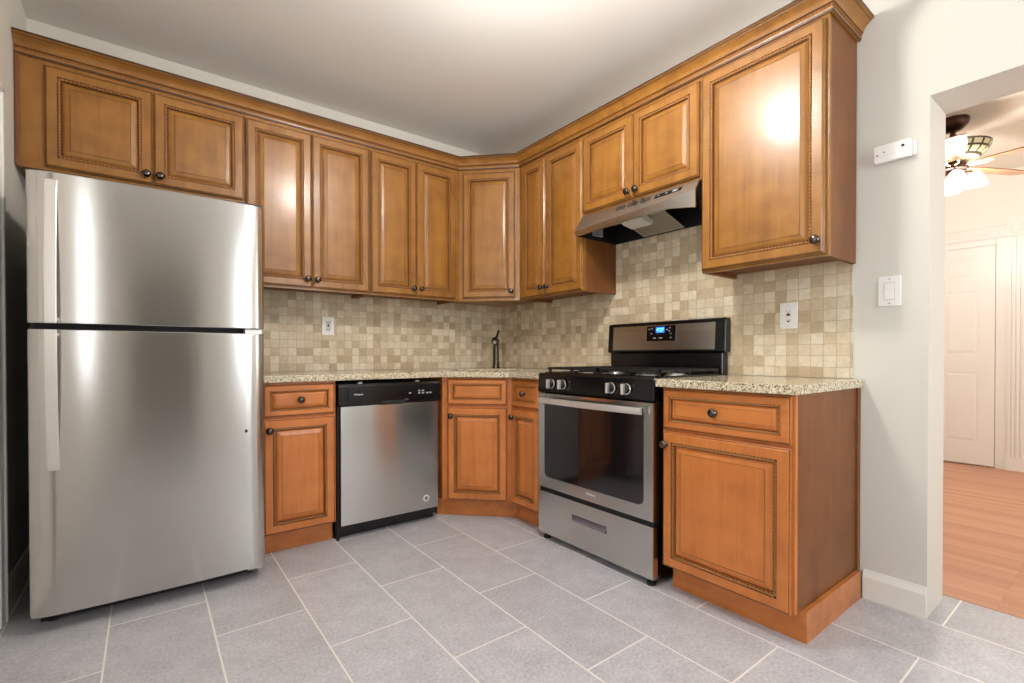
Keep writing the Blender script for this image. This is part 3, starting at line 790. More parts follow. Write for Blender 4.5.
# faucet
r = thing('faucet', 'dark metal single-handle faucet standing on the corner countertop', 'faucet', (-0.232, -0.228, CT1), -PI / 4 + math.radians(6))
obj('body', lathe(bmesh.new(), [(0.031, 0.0), (0.031, 0.006), (0.027, 0.012), (0.0245, 0.06), (0.0225, 0.14), (0.0215, 0.175), (0.024, 0.195), (0.0245, 0.215), (0.020, 0.232), (0.010, 0.242), (0, 0.244)], 24), M['faucet'], r, smooth=40)
bm = bmesh.new()
tube(bm, [(0, -0.012, 0.190), (0, -0.05, 0.206), (0, -0.10, 0.216), (0, -0.14, 0.216), (0, -0.165, 0.208), (0, -0.180, 0.198)], [0.017, 0.018, 0.020, 0.023, 0.026, 0.024], 16)
sp_ = obj('spout', bm, M['faucet'], r, smooth=50)
bm = bmesh.new(); tube(bm, [(0, -0.1803, 0.1978), (0, -0.1835, 0.1957)], 0.013, 16)
obj('spray_face', bm, M['alu'], sp_)
bm = bmesh.new()
tube(bm, [(0.003, 0.0, 0.236), (0.008, 0.012, 0.255), (0.014, 0.026, 0.278), (0.020, 0.036, 0.290)], [0.010, 0.0085, 0.0075, 0.0085], 12)
obj('lever', bm, M['faucet'], r, smooth=50)

# ------------------------------------------------------------------ refrigerator
FX0, FX1 = -2.7450, -1.9700
r = thing('refrigerator', 'stainless steel top-freezer refrigerator standing by the left wall', 'refrigerator', ((FX0 + FX1) / 2, -0.44, 0))
w = (FX1 - FX0) / 2
obj('body', boxes((-w + 0.004, w - 0.004, -0.315, 0.37, 0.035, 1.668)), M['fridge_side'], r, bevel=0.004)
def fedge(e):
    R, D = 0.080, 0.024
    return 0.0 if e >= R else D * (1 - math.sqrt(max(0.0, 1 - ((R - e) / R) ** 2)))
def fdoor(z0, z1):
    bm = bmesh.new(); pts = []
    n = 28; back = -0.318; fr = -0.4080
    for i in range(n + 1):
        t = -1 + 2 * i / n
        x = w * t
        y = fr - 0.0105 * (1 - abs(t) ** 2.4)
        pts.append((x, y + fedge((1 - abs(t)) * w)))
    # denser samples in the rounded edges
    ex = []
    for k in range(1, 24):
        e = 0.0035 * k
        ex.append((e, fr - 0.0105 * (1 - (1 - e / w) ** 2.4) + fedge(e)))
    pts = [pts[0]] + [(-w + e, y) for e, y in ex] + [p for p in pts if abs(p[0]) < w - 0.083] + [(w - e, y) for e, y in ex[::-1]] + [pts[-1]]
    poly = pts + [(w, back), (-w, back)]
    prism(bm, poly, z0, z1)
    return bm
fz = obj('freezer_door', fdoor(1.135, 1.687), M['steel'], r, smooth=30, bevel=0.003)
fd = obj('refrigerator_door', fdoor(0.062, 1.113), M['steel'], r, smooth=30, bevel=0.003)
def fhandle(z0, z1, flip):
    """flat bowed bar, attached at one end, standing off at the other"""
    bm = bmesh.new(); n = 16; x0, x1 = 0.0, 0.034; rings = []
    for i in range(n + 1):
        t = i / n; z = z0 + (z1 - z0) * t
        u = t if flip else 1 - t         # u = 0 where it stands off
        y = -0.4190 - 0.048 * math.cos(u * PI / 2) ** 0.85
        th = 0.012
        rings.append([bm.verts.new(q) for q in ((x0, y, z), (x1, y, z), (x1, y + th, z), (x0, y + th, z))])
    for a, b in zip(rings, rings[1:]):
        for k in range(4): bm.faces.new((a[k], a[(k + 1) % 4], b[(k + 1) % 4], b[k]))
    bm.faces.new(rings[0][::-1]); bm.faces.new(rings[-1])
    zs = z0 + 0.012 if flip else z1 - 0.022
    box(bm, x0 + 0.010, x1 - 0.004, -0.455, -0.398, zs, zs + 0.012)
    zs = z1 - 0.03 if flip else z0 + 0.02
    box(bm, x0 + 0.004, x1 - 0.004, -0.412, -0.392, zs, zs + 0.012)
    for v in bm.verts: v.co.x += -2.692 - (FX0 + FX1) / 2
    return bm
obj('handle', fhandle(1.1325, 1.658, True), M['handle'], fz, bevel=0.0025)
obj('handle', fhandle(0.596, 1.110, False), M['handle'], fd, bevel=0.0025)
bm = boxes((w - 0.075, w - 0.008, -0.375, -0.319, 1.1145, 1.1335)); obj('hinge_cover', bm, M['alu'], r)
bm = boxes((w - 0.11, w - 0.004, -0.385, -0.300, 1.6875, 1.700)); obj('top_hinge_cover', bm, M['fridge_side'], r, bevel=0.003)
obj('kick_grille', boxes((-w + 0.02, w - 0.02, -0.315, -0.300, 0.012, 0.034)), M['black_matte'], r)
for sx in (-1, 1):
    for yy in (-0.28, 0.32):
        obj('foot', lathe(bmesh.new(), [(0.018, 0.0), (0.018, 0.012), (0.008, 0.014), (0.008, 0.036)], 14, lambda a, b, h, sx=sx, yy=yy: (sx * (w - 0.05) + a, yy + b, h)), M['black_matte'], r, smooth=40)
obj('hinge_bracket', boxes((w - 0.07, w - 0.012, -0.385, -0.30, 0.045, 0.058)), M['alu'], r)
obj('emblem', lathe(bmesh.new(), [(0.007, 0), (0.007, 0.0015), (0, 0.002)], 16, lambda a, b, h: (-2.049 - (FX0 + FX1) / 2 + a, -0.4110 - h, 0.68 + b)), M['dark'], fd)

# ------------------------------------------------------------------ dishwasher
DX0, DX1 = -1.5745, -0.9475
r = thing('dishwasher', 'stainless steel dishwasher with black control panel under the counter', 'dishwasher', ((DX0 + DX1) / 2, -0.32, 0))
w = (DX1 - DX0) / 2
obj('body', boxes((-w + 0.004, w - 0.012, -0.262, 0.27, 0.03, 0.858)), M['black_matte'], r)
dd = obj('door', boxes((-w + 0.014, w - 0.014, -0.312, -0.264, 0.082, 0.735)), M['steel'], r, bevel=0.004)
bm = bmesh.new()
prism(bm, [(-0.264, 0.737), (-0.314, 0.737), (-0.322, 0.745), (-0.322, 0.842), (-0.314, 0.857), (-0.264, 0.857)], -w + 0.001, w - 0.001, T=lambda a, b, x: (x, a, b))
cp = obj('control_panel', bm, M['black'], r, bevel=0.002)
obj('panel_rim', boxes((-w + 0.05, w - 0.20, -0.3255, -0.3225, 0.836, 0.840), (-w + 0.05, -w + 0.053, -0.3255, -0.3225, 0.765, 0.836)), M['black'], cp)
obj('handle_recess', boxes((-0.07, 0.075, -0.3245, -0.3215, 0.739, 0.756)), M['black_matte'], cp)
text_mesh('brand_lettering', 'Whirlpool', 0.012, M['white_print'], cp, face_mat(-0.205, -0.3225, 0.799), shear=0.25)
obj('latch_badge', boxes((0.068, 0.094, -0.3262, -0.3246, 0.754, 0.762)), M['chrome'], cp)
for i, (x, zz) in enumerate(((0.105, 0.793), (0.165, 0.804), (0.190, 0.804), (0.165, 0.790), (0.190, 0.790), (0.218, 0.790), (0.240, 0.790))):
    obj('control_button', boxes((x - 0.007, x + 0.007, -0.3235, -0.3222, zz - 0.004, zz + 0.004)), M['grey'], cp)
obj('toe_kick', boxes((-w + 0.002, w - 0.012, -0.235, -0.215, 0.0, 0.105)), M['black_matte'], r)
obj('side_strip', boxes((-w + 0.001, -w + 0.0125, -0.290, -0.2625, 0.0, 0.736)), M['black_matte'], r)
for x in (-0.19, 0.16):
    obj('mounting_clip', boxes((x - 0.014, x + 0.014, -0.300, -0.262, 0.8585, 0.8605), (x - 0.012, x - 0.002, -0.312, -0.300, 0.8585, 0.866), (x + 0.003, x + 0.010, -0.312, -0.300, 0.8585, 0.866)), M['alu'], r)
st = obj('sticker', lathe(bmesh.new(), [(0.020, 0), (0.020, 0.0012), (0.014, 0.0013), (0, 0.0013)], 28, lambda a, b, h: (-1.046 - (DX0 + DX1) / 2 + a, -0.3122 - h, 0.148 + b)), M['white_print'], dd)
obj('sticker_mark', lathe(bmesh.new(), [(0.0125, 0.0014), (0.0125, 0.0018), (0.009, 0.0018), (0.009, 0.0014)], 22, lambda a, b, h: (-1.046 - (DX0 + DX1) / 2 + a, -0.3122 - h, 0.148 + b)), M['grey'], st)
obj('sticker_mark', boxes((-1.046 - (DX0 + DX1) / 2 - 0.004, -1.046 - (DX0 + DX1) / 2 + 0.006, -0.3142, -0.3136, 0.1465, 0.1500)), M['grey'], st)

# ------------------------------------------------------------------ gas range; local x = left to right, -y = front
RY0, RY1 = -1.2145, -1.9735
r = thing('gas_range', 'freestanding stainless steel and black gas range below the hood', 'stove', (-0.33, (RY0 + RY1) / 2, 0), R90)
w = (RY0 - RY1) / 2
FY = -0.320          # front plane of the doors (world x = -0.65)
obj('body', boxes((-w, w, -0.270, 0.322, 0.030, 0.895)), M['black'], r)
bm = bmesh.new()
prism(bm, [(-0.2705, 0.812), (FY + 0.006, 0.812), (FY - 0.004, 0.818), (FY + 0.004, 0.908), (FY + 0.012, 0.918), (-0.2705, 0.918)], -w - 0.001, w + 0.001, T=lambda a, b, x: (x, a, b))
cp = obj('control_panel', bm, M['black'], r, bevel=0.002)
def pan(): 
    bm = bmesh.new()
    box(bm, -w - 0.001, w + 0.001, -0.270, 0.250, 0.8955, 0.910)
    for x0, x1, y0, y1 in ((-w - 0.001, w + 0.001, -0.270, -0.245), (-w - 0.001, w + 0.001, 0.225, 0.250), (-w - 0.001, -w + 0.02, -0.245, 0.225), (w - 0.02, w + 0.001, -0.245, 0.225)):
        box(bm, x0, x1, y0, y1, 0.9101, 0.922)
    return bm
ct = obj('cooktop', pan(), M['black'], r, bevel=0.003)
# oven door with a window
od = bmesh.new()
def ring_rect(bm, o, i, y0, y1):
    x0, x1, z0, z1 = o; a0, a1, b0, b1 = i
    for q in ((x0, a0, z0, z1), (a1, x1, z0, z1), (a0, a1, z0, b0), (a0, a1, b1, z1)):
        box(bm, q[0], q[1], y0, y1, q[2], q[3])
ring_rect(od, (-w + 0.002, w - 0.002, 0.290, 0.806), (-w + 0.055, w - 0.055, 0.372, 0.778), FY, -0.272)
oven = obj('oven_door', od, M['steel'], r, bevel=0.0)
bm = bmesh.new()
win = rrect(w - 0.052, 0.215, 0.030)
prism(bm, [(x, 0.565 + y) for x, y in win], FY - 0.0015, FY + 0.02, T=lambda a, b, y: (a, y, b))
ow = obj('oven_window', bm, M['glass_black'], oven)
bm = bmesh.new()
n = 20; rings = []
for i in range(n + 1):
    t = -1 + 2 * i / n; x = t * (w - 0.044)
    y = FY - 0.028 - 0.016 * (1 - t * t); zc = 0.7700 
    rings.append([bm.verts.new((x, y + dy, zc + dz)) for dy, dz in ((-0.006, -0.014), (-0.009, 0.0), (-0.006, 0.014), (0.004, 0.016), (0.006, -0.016))])
for a, b in zip(rings, rings[1:]):
    for k in range(5): bm.faces.new((a[k], a[(k + 1) % 5], b[(k + 1) % 5], b[k]))
bm.faces.new(rings[0][::-1]); bm.faces.new(rings[-1])
for sx in (-1, 1):
    box(bm, sx * (w - 0.078) - 0.014, sx * (w - 0.078) + 0.014, FY - 0.030, FY - 0.0005, 0.758, 0.782)
obj('oven_handle', bm, M['handle'], oven, smooth=50)
text_mesh('brand_lettering', 'Whirlpool', 0.015, M['white_print'], oven, face_mat(-1.605 * -1 + (RY0 + RY1) / 2 + 0.0, FY - 0.0006, 0.326), shear=0.25)
# drawer with a recessed pull
sd = bmesh.new()
ring_rect(sd, (-w + 0.002, w - 0.002, 0.036, 0.266), (-0.115, 0.115, 0.160, 0.196), FY, -0.285)
box(sd, -0.116, 0.116, -0.2849, -0.272, 0.155, 0.200)
drw = obj('storage_drawer', sd, M['steel'], r)
bm = bmesh.new()
prism(bm, [(FY + 0.014, 0.192), (FY - 0.006, 0.172), (FY - 0.006, 0.163), (FY + 0.006, 0.163), (FY + 0.022, 0.190)], -0.113, 0.113, T=lambda a, b, x: (x, a, b))
obj('drawer_pull', bm, plain('blue_grey_pull', lin(150, 150, 172), 0.25, 0.8), drw)
obj('drawer_gap', boxes((-w + 0.004, w - 0.004, FY + 0.012, -0.271, 0.2665, 0.2895)), M['black_matte'], r)
for x in (-0.265, -0.178, 0.148, 0.238):
    kb = lathe(bmesh.new(), [(0.026, 0.0), (0.026, 0.006), (0.021, 0.009), (0.019, 0.020), (0.016, 0.023), (0, 0.023)], 22, lambda a, b, h, x=x: (x + a, FY - 0.0005 - h, 0.862 + b))
    ko = obj('knob', kb, M['black'], cp, smooth=45)
    obj('knob_ring', lathe(bmesh.new(), [(0.0265, 0.0062), (0.0265, 0.0085), (0.0225, 0.0105), (0.0222, 0.0062)], 22, lambda a, b, h, x=x: (x + a, FY - 0.0005 - h, 0.862 + b)), M['chrome'], ko)
    bm = boxes((x - 0.0060, x + 0.0060, FY - 0.042, FY - 0.0236, 0.838, 0.886))
    obj('knob_grip', bm, M['handle'], ko, bevel=0.002)
    obj('knob_print', boxes((x - 0.030, x - 0.0275, FY - 0.0035, FY - 0.0005, 0.858, 0.868)), M['grey'], cp)
# burners and grates
for bx, by, br in ((-0.20, -0.13, 0.044), (0.20, -0.13, 0.050), (-0.20, 0.12, 0.038), (0.20, 0.12, 0.044)):
    bo = obj('burner', lathe(bmesh.new(), [(br + 0.014, 0.9102), (br + 0.012, 0.9135), (br, 0.9145), (br, 0.922), (br - 0.004, 0.923), (0, 0.923)], 26, lambda a, b, h, bx=bx, by=by: (bx + a, by + b, h)), M['alu'], ct, smooth=40)
    obj('burner_cap', lathe(bmesh.new(), [(br - 0.006, 0.9232), (br - 0.004, 0.926), (br - 0.010, 0.930), (0, 0.931)], 26, lambda a, b, h, bx=bx, by=by: (bx + a, by + b, h)), M['iron'], bo, smooth=40)
for gx0, gx1 in ((-w + 0.012, -0.004), (0.004, w - 0.012)):
    bm = bmesh.new(); t = 0.006; gz0, gz1 = 0.936, 0.948
    y0, y1 = -0.258, 0.235; xm = (gx0 + gx1) / 2; ym = (y0 + y1) / 2
    for q in ((gx0, gx1, y0, y0 + 2 * t), (gx0, gx1, y1 - 2 * t, y1), (gx0, gx0 + 2 * t, y0, y1), (gx1 - 2 * t, gx1, y0, y1), (gx0, gx1, ym - t, ym + t), (xm - t, xm + t, y0, y0 + 0.085), (xm - t, xm + t, ym - 0.075, ym + 0.075), (xm - t, xm + t, y1 - 0.085, y1),
              (gx0, xm - 0.045, -0.13 - t, -0.13 + t), (xm + 0.045, gx1, -0.13 - t, -0.13 + t), (gx0, xm - 0.045, 0.12 - t, 0.12 + t), (xm + 0.045, gx1, 0.12 - t, 0.12 + t)):
        box(bm, q[0], q[1], q[2], q[3], gz0, gz1)
    for fx in (gx0 + 0.012, xm, gx1 - 0.012):
        for fy in (y0 + t, ym, y1 - t):
            if fx == xm and fy == ym: continue
            box(bm, fx - 0.006, fx + 0.006, fy - 0.006, fy + 0.006, 0.9222 if abs(fy - ym) > 0.1 or fx != xm else 0.91, gz0)
    obj('grate', bm, M['iron'], ct)
# backguard
bm = boxes((-w + 0.012, w - 0.012, 0.270, 0.320, 0.8955, 1.030))
bg = obj('backguard_riser', bm, M['black'], r, bevel=0.006)
bm = bmesh.new()
prism(bm, [(0.262, 1.028), (0.258, 1.036), (0.268, 1.196), (0.276, 1.208), (0.320, 1.208), (0.320, 1.028)], -w - 0.004, w + 0.004, T=lambda a, b, x: (x, a, b))
bgp = obj('backguard', bm, M['black'], r, bevel=0.011, seg=4)
bm = bmesh.new()
prism(bm, [(0.2572, 1.045), (0.2662, 1.186), (0.2712, 1.186), (0.2622, 1.045)], -w + 0.040, w - 0.050, T=lambda a, b, x: (x, a, b))
fp = obj('steel_panel', bm, M['steel_hood'], bgp)
def slant(x0, x1, z0, z1, e):
    f = lambda z: 0.2572 + (z - 1.045) * (0.009 / 0.141)
    bm = bmesh.new()
    prism(bm, [(f(z0) - e, z0), (f(z1) - e, z1), (f(z1) + 0.002, z1), (f(z0) + 0.002, z0)], x0, x1, T=lambda a, b, x: (x, a, b))
    return bm
yc = (RY0 + RY1) / 2
bx0, bx1 = yc + 1.505, yc + 1.693
obj('display_rim', slant(bx0 - 0.004, bx1 + 0.004, 1.092, 1.184, 0.0012), M['chrome'], fp)
dp = obj('display_panel', slant(bx0, bx1, 1.096, 1.181, 0.0022), M['black'], fp)
obj('clock_screen', slant(bx0 + 0.062, bx0 + 0.118, 1.142, 1.174, 0.0030), M['blue_led'], dp)
tm = Matrix.Translation((bx0 + 0.090, 0.2572 + (1.158 - 1.045) * 0.0638 - 0.0036, 1.158)) @ Matrix.Rotation(PI / 2, 4, 'X')
text_mesh('clock_digits', '4:27', 0.027, M['digit'], dp, tm)
for bx, bz, bw in ((0.016, 1.164, 0.010), (0.034, 1.167, 0.010), (0.032, 1.138, 0.012), (0.054, 1.112, 0.020), (0.094, 1.112, 0.022), (0.152, 1.168, 0.008), (0.150, 1.150, 0.010), (0.160, 1.136, 0.009), (0.160, 1.113, 0.010), (0.136, 1.158, 0.010)):
    obj('control_button', slant(bx0 + bx - bw / 2, bx0 + bx + bw / 2, bz - 0.003, bz + 0.003, 0.0028), M['grey'], dp)
for sx in (-1, 1):
    for yy in (-0.285, 0.28):
        obj('foot', lathe(bmesh.new(), [(0.020, 0.0), (0.020, 0.012), (0.011, 0.016), (0.011, 0.034 if yy < 0 else 0.029)], 14, lambda a, b, h, sx=sx, yy=yy: (sx * (w - 0.035) + a, yy + b, h)), M['black_matte'], r, smooth=40)

# ------------------------------------------------------------------ range hood; local x left to right, y = 0 at wall, front at -y
r = thing('range_hood', 'stainless steel under-cabinet range hood above the gas range', 'range hood', (-0.0105, -1.6068, 1.714), R90)
w = 0.377
X = lambda a, b, x: (x, a, b)
bm = bmesh.new()
# stations along the width: left end, where the lip is cut back, right end; (depth, height) of top, crease, lip
ST = [(-w, (-0.303, 0.1305), (-0.372, 0.029), (-0.367, 0.001)), (0.245, (-0.303, 0.1305), (-0.350, 0.0618), (-0.348, 0.018)), (w, (-0.303, 0.1305), (-0.341, 0.0758), (-0.340, -0.006))]
def shell_side(off):
    return [[bm.verts.new((x, y + off, z - off * 0.3)) for y, z in pts] for x, *pts in ST]
fr_, bk_ = shell_side(0.0), shell_side(0.007)
for i in range(2):
    for k in range(2):
        bm.faces.new((fr_[i][k], fr_[i + 1][k], fr_[i + 1][k + 1], fr_[i][k + 1]))
        bm.faces.new((bk_[i][k], bk_[i + 1][k], bk_[i + 1][k + 1], bk_[i][k + 1]))
    bm.faces.new((fr_[i][2], fr_[i + 1][2], bk_[i + 1][2], bk_[i][2]))
    bm.faces.new((fr_[i][0], fr_[i + 1][0], bk_[i + 1][0], bk_[i][0]))
for i in (0, 2):
    for k in range(2): bm.faces.new((fr_[i][k], fr_[i][k + 1], bk_[i][k + 1], bk_[i][k]))
box(bm, -w, w, -0.296, -0.002, 0.1245, 0.1305)
hb = obj('shell', bm, M['steel_hood'], r)
bm = bmesh.new()
prism(bm, [(-0.002, 0.1235), (-0.2955, 0.1235), (-0.358, 0.027), (-0.366, 0.001), (-0.002, 0.0)], -w, -w + 0.002, T=X)
prism(bm, [(-0.002, 0.1235), (-0.294, 0.1235), (-0.300, 0.0718), (-0.296, -0.008), (-0.002, 0.0)], w - 0.002, w, T=X)
box(bm, -w + 0.0021, w - 0.0021, -0.012, -0.002, 0.0, 0.1235)
box(bm, -w + 0.0021, w - 0.0021, -0.2995, -0.012, 0.112, 0.1235)
obj('inner_casing', bm, M['black_matte'], r)
ya, yb = -1.6068 + 1.47, -1.6068 + 1.735
def filt(x0, x1, u0, u1, e, th):
    # panel tilted from front (high) to back (low)
    f = lambda u: (-0.215 + 0.195 * u, 0.064 - 0.060 * u)
    (y0, z0), (y1, z1) = f(u0), f(u1)
    bm = bmesh.new()
    prism(bm, [(y0, z0 - e), (y1, z1 - e), (y1, z1 - e + th), (y0, z0 - e + th)], x0, x1, T=X)
    return bm
xa, xb = -1.6068 * -1 - 1.6068, 0
xl, xr = 1.455 - 1.6068, 1.725 - 1.6068
ff = obj('grease_filter', filt(xl, xr, 0, 1, 0.0, 0.006), M['filter'], r)
bm = bmesh.new()
for q in ((xl, xl + 0.008, 0, 1), (xr - 0.008, xr, 0, 1), (xl, xr, 0, 0.05), (xl, xr, 0.95, 1)):
    t = filt(q[0], q[1], q[2], q[3], 0.002, 0.002); 
    me = bpy.data.meshes.new('t'); t.to_mesh(me); bm.from_mesh(me); t.free(); bpy.data.meshes.remove(me)
obj('filter_frame', bm, M['alu'], ff)
bm = bmesh.new()
prism(bm, [(-0.262, 0.090), (-0.275, 0.052), (-0.240, 0.030), (-0.160, 0.018), (-0.140, 0.036), (-0.150, 0.075)], xl + 0.020, xl + 0.160, T=X)
obj('lamp_lens', bm, M['lens'], r, bevel=0.008, seg=3)
sk_ = obj('rating_label', boxes((-w + 0.0022, -w + 0.0030, -0.222, -0.130, 0.026, 0.098)), M['paper'], r)
for k in range(5):
    obj('label_print', boxes((-w + 0.0031, -w + 0.0034, -0.212, -0.150 + 0.008 * (k % 2), 0.036 + k * 0.011, 0.040 + k * 0.011)), M['dark' if k == 0 else 'grey'], sk_)
def on_face(x0, x1, t0, t1, e0, e1):
    # a thin plate on the sloping front between heights t0..t1 (0 top, 1 crease)
    def pt(x, t, e):
        if x < 0.245: f = (x + w) / (0.245 + w); A, B = ST[0], ST[1]
        else: f = (x - 0.245) / (w - 0.245); A, B = ST[1], ST[2]
        cy = A[2][0] + (B[2][0] - A[2][0]) * f; cz = A[2][1] + (B[2][1] - A[2][1]) * f
        return (x, -0.303 + (cy + 0.303) * t - e, 0.1305 + (cz - 0.1305) * t - e * 0.4)
    bm = bmesh.new()
    lo = [bm.verts.new(pt(x, t, e0)) for x, t in ((x0, t0), (x1, t0), (x1, t1), (x0, t1))]
    hi = [bm.verts.new(pt(x, t, e1)) for x, t in ((x0, t0), (x1, t0), (x1, t1), (x0, t1))]
    bm.faces.new(lo[::-1]); bm.faces.new(hi)
    for k in range(4): bm.faces.new((lo[k], lo[(k + 1) % 4], hi[(k + 1) % 4], hi[k]))
    return bm
def join(*bms):
    out = bmesh.new()
    for t in bms:
        me = bpy.data.meshes.new('t'); t.to_mesh(me); out.from_mesh(me); t.free(); bpy.data.meshes.remove(me)
    return out
for gi in range(3):
    parts = []
    for k in range(8):
        x = 1.500 - 1.6068 + gi * 0.080 + k * 0.0082
        for t in (0.20, 0.36): parts.append(on_face(x, x + 0.0052, t, t + 0.12, 0.0003, 0.0010))
    obj('vent_slots', join(*parts), M['dark'], hb)
sp = obj('switch_panel', on_face(0.142, 0.292, 0.20, 0.50, 0.0004, 0.0014), M['black'], hb)
for k in range(3):
    x = 0.152 + k * 0.046
    obj('switch', on_face(x, x + 0.030, 0.24, 0.44, 0.0015, 0.0045), M['black' if k < 2 else 'grey'], sp)
    obj('switch_print', on_face(x + 0.008, x + 0.019, 0.31, 0.36, 0.0046, 0.0050), M['white_print'], sp)

# ------------------------------------------------------------------ wall fittings; local x width, front at -y
def outlet(label, loc, rotz, gfci, cat='outlet'):
    r = thing('wall_outlet', label, cat, loc, rotz)
    obj('cover_plate', boxes((-0.0385, 0.0385, -0.006, 0, -0.060, 0.060)), M['plastic'], r, bevel=0.0025)
    obj('receptacle', boxes((-0.0168, 0.0168, -0.0075, -0.0061, -0.0335, 0.0335)), M['plastic_dim'] if not gfci else M['plastic'], r, bevel=0.0008)
    for zc in (-0.021, 0.021):
        for x in (-0.0065, 0.0065):
            obj('slot', boxes((x - 0.001, x + 0.001, -0.0080, -0.0074, zc - 0.004, zc + 0.004)), M['dark'], r)
        obj('slot', lathe(bmesh.new(), [(0.0024, 0.0074), (0.0024, 0.0080)], 10, lambda a, b, h, zc=zc: (a, -h, zc - 0.0085 + b)), M['dark'], r)
    if gfci:
        obj('reset_button', boxes((-0.0075, 0.0075, -0.0100, -0.0074, -0.0010, 0.0095)), M['red'], r)
        obj('test_button', boxes((-0.0045, 0.0045, -0.0095, -0.0074, -0.0290, -0.0240)), M['green'], r)
    else:
        obj('test_button', boxes((-0.005, 0.005, -0.0095, -0.0074, -0.0055, 0.0075)), M['dark'], r)
    for zc in (-0.048, 0.048):
        obj('screw', lathe(bmesh.new(), [(0.0028, 0.0061), (0.0028, 0.0068), (0, 0.007)], 10, lambda a, b, h, zc=zc: (a, -h, zc + b)), M['plastic_dim'], r)
    return r
outlet('white electrical outlet on the tiled back wall near the refrigerator', (-1.4405, -0.0088, 1.209), 0, False)
outlet('white electrical outlet with red reset button on the tiles right of the range', (-0.0088, -2.252, 1.198), R90, True)
r = thing('light_switch', 'white rocker light switch on the bare wall beside the opening', 'light switch', (-0.0003, -2.627, 1.2725), R90)
obj('cover_plate', boxes((-0.0375, 0.0375, -0.006, 0, -0.060, 0.060)), M['plastic'], r, bevel=0.0025)
obj('switch_frame', boxes((-0.0185, 0.0185, -0.0072, -0.0061, -0.036, 0.036)), M['plastic_dim'], r)
bm = bmesh.new(); prism(bm, [(-0.0073, -0.033), (-0.0120, -0.033), (-0.0085, 0.0), (-0.0100, 0.033), (-0.0073, 0.033)], -0.0155, 0.0155, T=lambda a, b, x: (x, a, b))
obj('rocker', bm, M['plastic'], r)
for zc in (-0.049, 0.049):
    obj('screw', lathe(bmesh.new(), [(0.0028, 0.0061), (0.0028, 0.0068), (0, 0.007)], 10, lambda a, b, h, zc=zc: (a, -h, zc + b)), M['grey'], r)
r = thing('wall_sensor', 'white plastic alarm box mounted high on the wall above the light switch', 'alarm', (-0.0003, -2.639, 1.824), R90)
obj('back_plate', boxes((-0.040, 0.071, -0.012, 0, -0.031, 0.031)), M['plastic'], r, bevel=0.006, seg=3)
wc = obj('cover', boxes((-0.061, 0.058, -0.030, -0.0121, -0.035, 0.035)), M['plastic'], r, bevel=0.004, seg=3)
for x, zz, rr in ((-0.048, -0.004, 0.003), (-0.026, 0.004, 0.0026), (0.034, 0.012, 0.0055)):
    obj('indicator', lathe(bmesh.new(), [(rr, 0.0301), (rr, 0.0312), (0, 0.0314)], 12, lambda a, b, h, x=x, zz=zz: (x + a, -h, zz + b)), M['dark'], r)
obj('lettering', boxes(*[(-0.040 + k * 0.012, -0.0345 + k * 0.012, -0.0304, -0.0301, -0.012 + (k % 2) * 0.002, -0.0105 + (k % 2) * 0.002) for k in range(7)]), M['plastic_dim'], wc)

# ------------------------------------------------------------------ lamps
r = thing('ceiling_light', 'round white globe light hanging close under the kitchen ceiling', 'lamp', (LAMP_A[0], LAMP_A[1], CEIL))
obj('canopy', lathe(bmesh.new(), [(0.065, -0.001), (0.065, -0.012), (0.045, -0.030), (0.040, -0.108), (0.0, -0.108)], 28), M['chrome'], r, smooth=40)
obj('ceiling_shield', lathe(bmesh.new(), [(0.041, -0.084), (0.10, -0.086), (0.31, -0.096), (0.31, -0.100), (0.10, -0.091), (0.041, -0.089)], 36), M['plastic'], r, smooth=40)  # added disc, keeps the globe's glare off the nearby ceiling
obj('globe', lathe(bmesh.new(), [(0.0001, -0.109)] + [(0.115 * math.sin(PI * k / 16), -0.223 + 0.115 * math.cos(PI * k / 16)) for k in range(1, 16)] + [(0, -0.338)], 24), M['globe'], r, smooth=60)

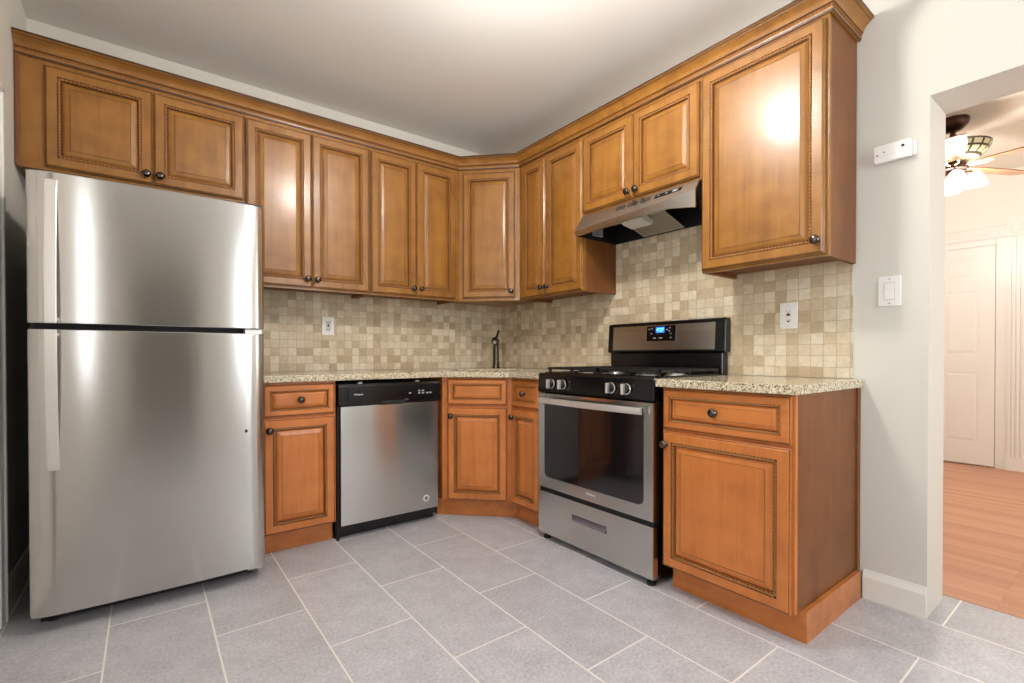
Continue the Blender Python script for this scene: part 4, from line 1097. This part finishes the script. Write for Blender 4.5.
# ceiling fan with lights in the hall
r = thing('ceiling_fan', 'ceiling fan with leaded glass bowl and lit shades in the next room', 'ceiling fan', (FAN[0], FAN[1], HCEIL))
S = lambda prof: lathe(bmesh.new(), prof, 28)
obj('canopy', S([(0.085, -0.001), (0.088, -0.018), (0.080, -0.045), (0.050, -0.075), (0.022, -0.085), (0.0, -0.086)]), M['fan_brown'], r, smooth=40)
obj('downrod', S([(0.016, -0.080), (0.016, -0.150), (0.014, -0.310), (0.0, -0.311)]), M['fan_brown'], r, smooth=40)
bm = S([(0.198, -0.195), (0.193, -0.220), (0.172, -0.255), (0.130, -0.288), (0.070, -0.306), (0.020, -0.311), (0.020, -0.303), (0.070, -0.298), (0.124, -0.280), (0.165, -0.250), (0.186, -0.218), (0.192, -0.195)])
obj('glass_bowl', bm, M['tiffany'], r, smooth=40)
mo = obj('motor', S([(0.05, -0.312), (0.075, -0.316), (0.085, -0.330), (0.080, -0.352), (0.06, -0.362), (0.0, -0.364)]), M['fan_brown'], r, smooth=40)
for k in range(5):
    a = math.radians(-98 + 72 * k)
    bm = bmesh.new()
    pts = [(0.16, -0.045), (0.20, -0.058), (0.45, -0.070), (0.60, -0.062), (0.63, -0.03), (0.63, 0.03), (0.60, 0.062), (0.45, 0.070), (0.20, 0.058), (0.16, 0.045)]
    ca, sa = math.cos(a), math.sin(a)
    prism(bm, pts, -0.004, 0.004, T=lambda x, y, z: (x, y, -0.325 + z + y * 0.18))
    bl = obj('blade', bm, M['blade'], r); bl.rotation_euler = (0, 0, a)
    bm = bmesh.new()
    for sy in (-1, 1):
        tube(bm, [(0.075, sy * 0.012, -0.335), (0.13, sy * 0.03, -0.338), (0.17, sy * 0.032, -0.337), (0.205, sy * 0.02, -0.334)], 0.006, 8)
    obj('blade_iron', bm, M['fan_cream'], bl)
lk = obj('light_kit', S([(0.055, -0.3645), (0.060, -0.372), (0.055, -0.395), (0.025, -0.408), (0.0, -0.409)]), M['fan_brown'], r, smooth=40)
for k in range(4):
    a = math.radians(20 + 90 * k); cx, cy = 0.115 * math.cos(a), 0.115 * math.sin(a)
    bm = bmesh.new(); tube(bm, [(0.04 * math.cos(a), 0.04 * math.sin(a), -0.380), (0.085 * math.cos(a), 0.085 * math.sin(a), -0.372), (cx, cy, -0.385)], 0.008, 8)
    obj('lamp_arm', bm, M['fan_brown'], lk)
    obj('lamp_shade', lathe(bmesh.new(), [(0.020, -0.385), (0.035, -0.400), (0.055, -0.440), (0.066, -0.475), (0.060, -0.476), (0.0, -0.470)], 18, lambda x, y, h, cx=cx, cy=cy: (cx + x, cy + y, h)), M['bulb'], lk, smooth=50)
l = bpy.data.lights.new('fan_lamp_light', 'POINT'); l.energy = 32; l.color = (1.0, 0.965, 0.93); l.shadow_soft_size = 0.08
lo = bpy.data.objects.new('fan_lamp_light', l); COL.objects.link(lo); lo.location = (FAN[0], FAN[1], HCEIL - 0.60)
